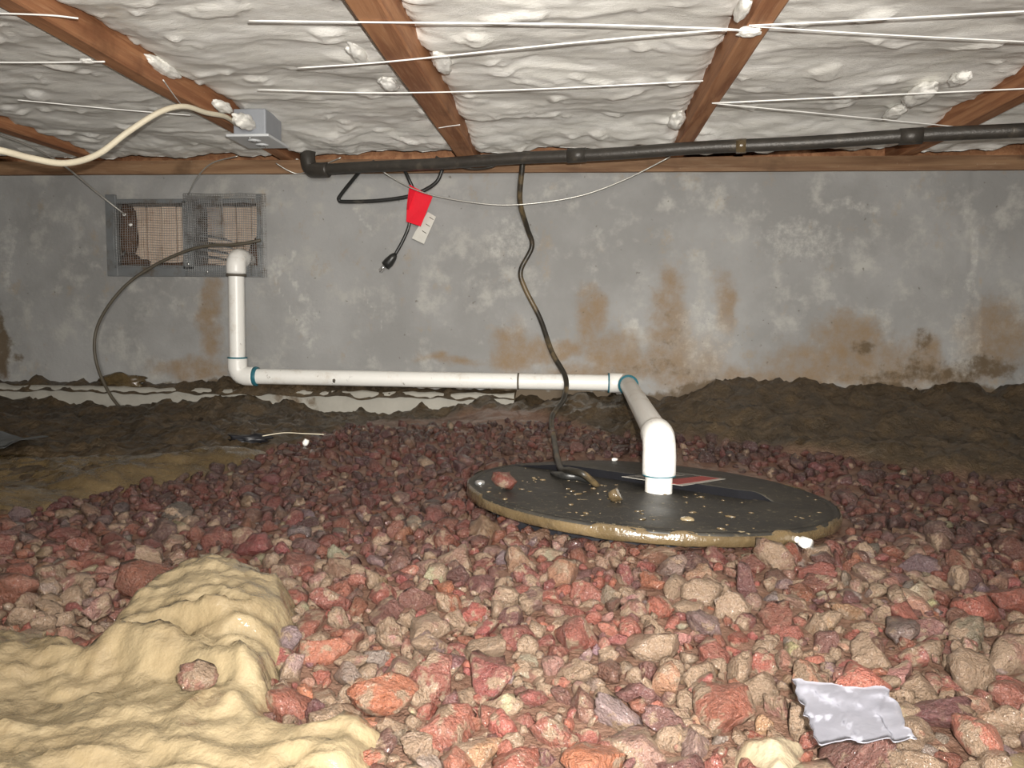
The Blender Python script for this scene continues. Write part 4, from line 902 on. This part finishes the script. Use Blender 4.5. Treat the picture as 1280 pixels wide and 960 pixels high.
# stone, chunks and crumbs lying on the lid
def chunk(name, px, py, r, kind, lab, cat, st=(1, 1, 0.8), mat=None, h=0.0):
    v, f = ICO[2]; v = rock(2, rng)[0] * np.array(st); v = v * r; p = on_lid(px, py, h) if True else None; v = v + np.array([p[0], p[1], p[2] - v[:, 2].min() - 0.0005])
    c, m = attrs_for(kind, len(v)); return obj(name, v, ICO[2][1], mat or MT['stone'], attrs=dict(stone_colour=c, mud_coat=m), label=lab, cat=cat)
chunk('stone', 632, 612, 0.021, 'rust red', 'red-brown stone lying on the left of the sump lid', 'stone', (0.95, 0.95, 1.35))
chunk('mud_chunk', 768, 627, 0.013, 'tan mud-coated', 'tan crumb of mud on the lid left of the riser pipe', 'mud', (1, 0.9, 1.1), MT['rim_mud'])
chunk('mud_chunk', 859, 651, 0.0085, 'pale tan', 'yellowish crumb on the front edge of the lid', 'mud', (1.2, 0.9, 0.7), MT['mud'])
v, f = lump(flap_at(768, 576) + up * 0.003, 0.006, 3, (1.2, 1, 0.7), 2); obj('paint_chip', v, f, MT['plastic_white'], label='small white chip on the rear half of the lid', cat='chip')

VV, FF = [], []; off = 0; rc_ = np.random.default_rng(5)
for _ in range(150):
    a = rc_.uniform(0, 2 * math.pi); q = LR * math.sqrt(rc_.uniform(0.01, 0.88)); x, y = LC[0] + q * math.cos(a), LC[1] + q * math.sin(a)
    w = np.array([x, y]) - S0
    if w @ pn > -0.012 and w @ cdir < cl + 0.06 and rc_.random() < 1.1: continue
    v, f = ICO[1]; sz = rc_.choice([0.0018, 0.0026, 0.004], p=[0.5, 0.35, 0.15]); v = v * np.array([sz * rc_.uniform(1, 3.0), sz, sz * 0.5]); v = v @ np.array(Matrix.Rotation(rc_.normal(0, 0.5), 3, 'Z')).T
    VV.append(v + np.array([x, y, float(lidz(x, y)) + sz * 0.2])); FF.append(f + off); off += len(v)
obj('crumbs', np.vstack(VV), np.vstack(FF), MT['rim_mud'], kind='stuff', label='scattered specks of dried mud on the front half of the lid', cat='crumbs')

# ------------------------------------------------------------------ scraps on the ground
p = ground_hit(988, 671, 0.010); q = ground_hit(1012, 681, 0.010)
stub = thing('pipe_stub', p, 'short white plastic stub lying against the right front rim of the lid', 'pipe stub')
obj('tube', *tube([p, p + (q - p) * 0.55], 0.0050, 12), MT['plastic_white'], stub); obj('head', *tube([p + (q - p) * 0.55, p + (q - p) * 0.6, q], [0.005, 0.0085, 0.0085], 12), MT['plastic_white'], stub)
# cloudy plastic scrap, bottom right
def sheet(corners, nx, ny, lift, amp, seed, thick=0.0012):
    c = [np.array(q) for q in corners]; V = []
    for j in range(ny):
        for i in range(nx):
            u, w = i / (nx - 1), j / (ny - 1); p = (c[0] * (1 - u) + c[1] * u) * (1 - w) + (c[3] * (1 - u) + c[2] * u) * w
            e = 0.007 * float(fbm(u * 5, w * 5, seed=seed + 2)); V.append(p + np.array([e, e, lift + amp * float(fbm(p[0] * 11, p[1] * 11, seed=seed, o=2))]))
    V = np.array(V); f = [tuple(q) for q in grid_faces(nx, ny)]; n = len(V); top = V; bot = V - (0, 0, thick)
    border = [j for j in range(nx)] + [j * nx + nx - 1 for j in range(1, ny)] + [(ny - 1) * nx + i for i in range(nx - 2, -1, -1)] + [j * nx for j in range(ny - 2, 0, -1)]
    F2 = f + [tuple(reversed([i + n for i in q])) for q in f] + [(border[i], border[(i + 1) % len(border)], border[(i + 1) % len(border)] + n, border[i] + n) for i in range(len(border))]
    return np.vstack([top, bot]), F2
s_c = [ground_hit(1018, 1010), ground_hit(1140, 1010), ground_hit(1108, 946), ground_hit(988, 930)]
obj('plastic_scrap', *sheet(s_c, 24, 18, 0.054, 0.0045, 5), MT['film'], label='cloudy plastic film scrap on the stones at the bottom edge', cat='plastic')
s_c = [ground_hit(-120, 580), ground_hit(5, 577), ground_hit(62, 560), ground_hit(-120, 552)]
obj('plastic_sheet', *sheet(s_c, 30, 12, 0.030, 0.010, 9), MT['plastic_grey'], label='dark grey plastic sheet poking out of the soil at the left edge', cat='plastic')
v, f = lump(ground_hit(311, 549, 0.012), 0.022, 8, (2.0, 0.8, 0.5), 3, 0.7, 0.25); obj('rag', v, f, MT['basin'], label='black glossy scrap half buried in the brown soil', cat='scrap')
v, f = lump(ground_hit(382, 553, 0.012), 0.009, 2, (0.9, 0.8, 1.1), 2, 0.3); obj('foam_bit', v, f, MT['plastic_white'], label='small whitish bit at the edge of the red gravel', cat='scrap')
pp = [ground_hit(328, 545, 0.03), ground_hit(355, 541, 0.034), ground_hit(380, 542, 0.034), ground_hit(405, 543, 0.03)]
obj('straw', *tube(catmull(pp, 6), 0.0012, 5), MT['romex'], label='thin dry straw on the soil above the whitish bit', cat='straw')
v, f = lump(at_y(152, 476, 2.37), 0.042, 6, (1.7, 0.5, 0.55), 3, 0.5); obj('soil_clod', v, f, MT['mud_dark'], label='brown clod stuck on the footing ledge beside the grey cable', cat='clod')
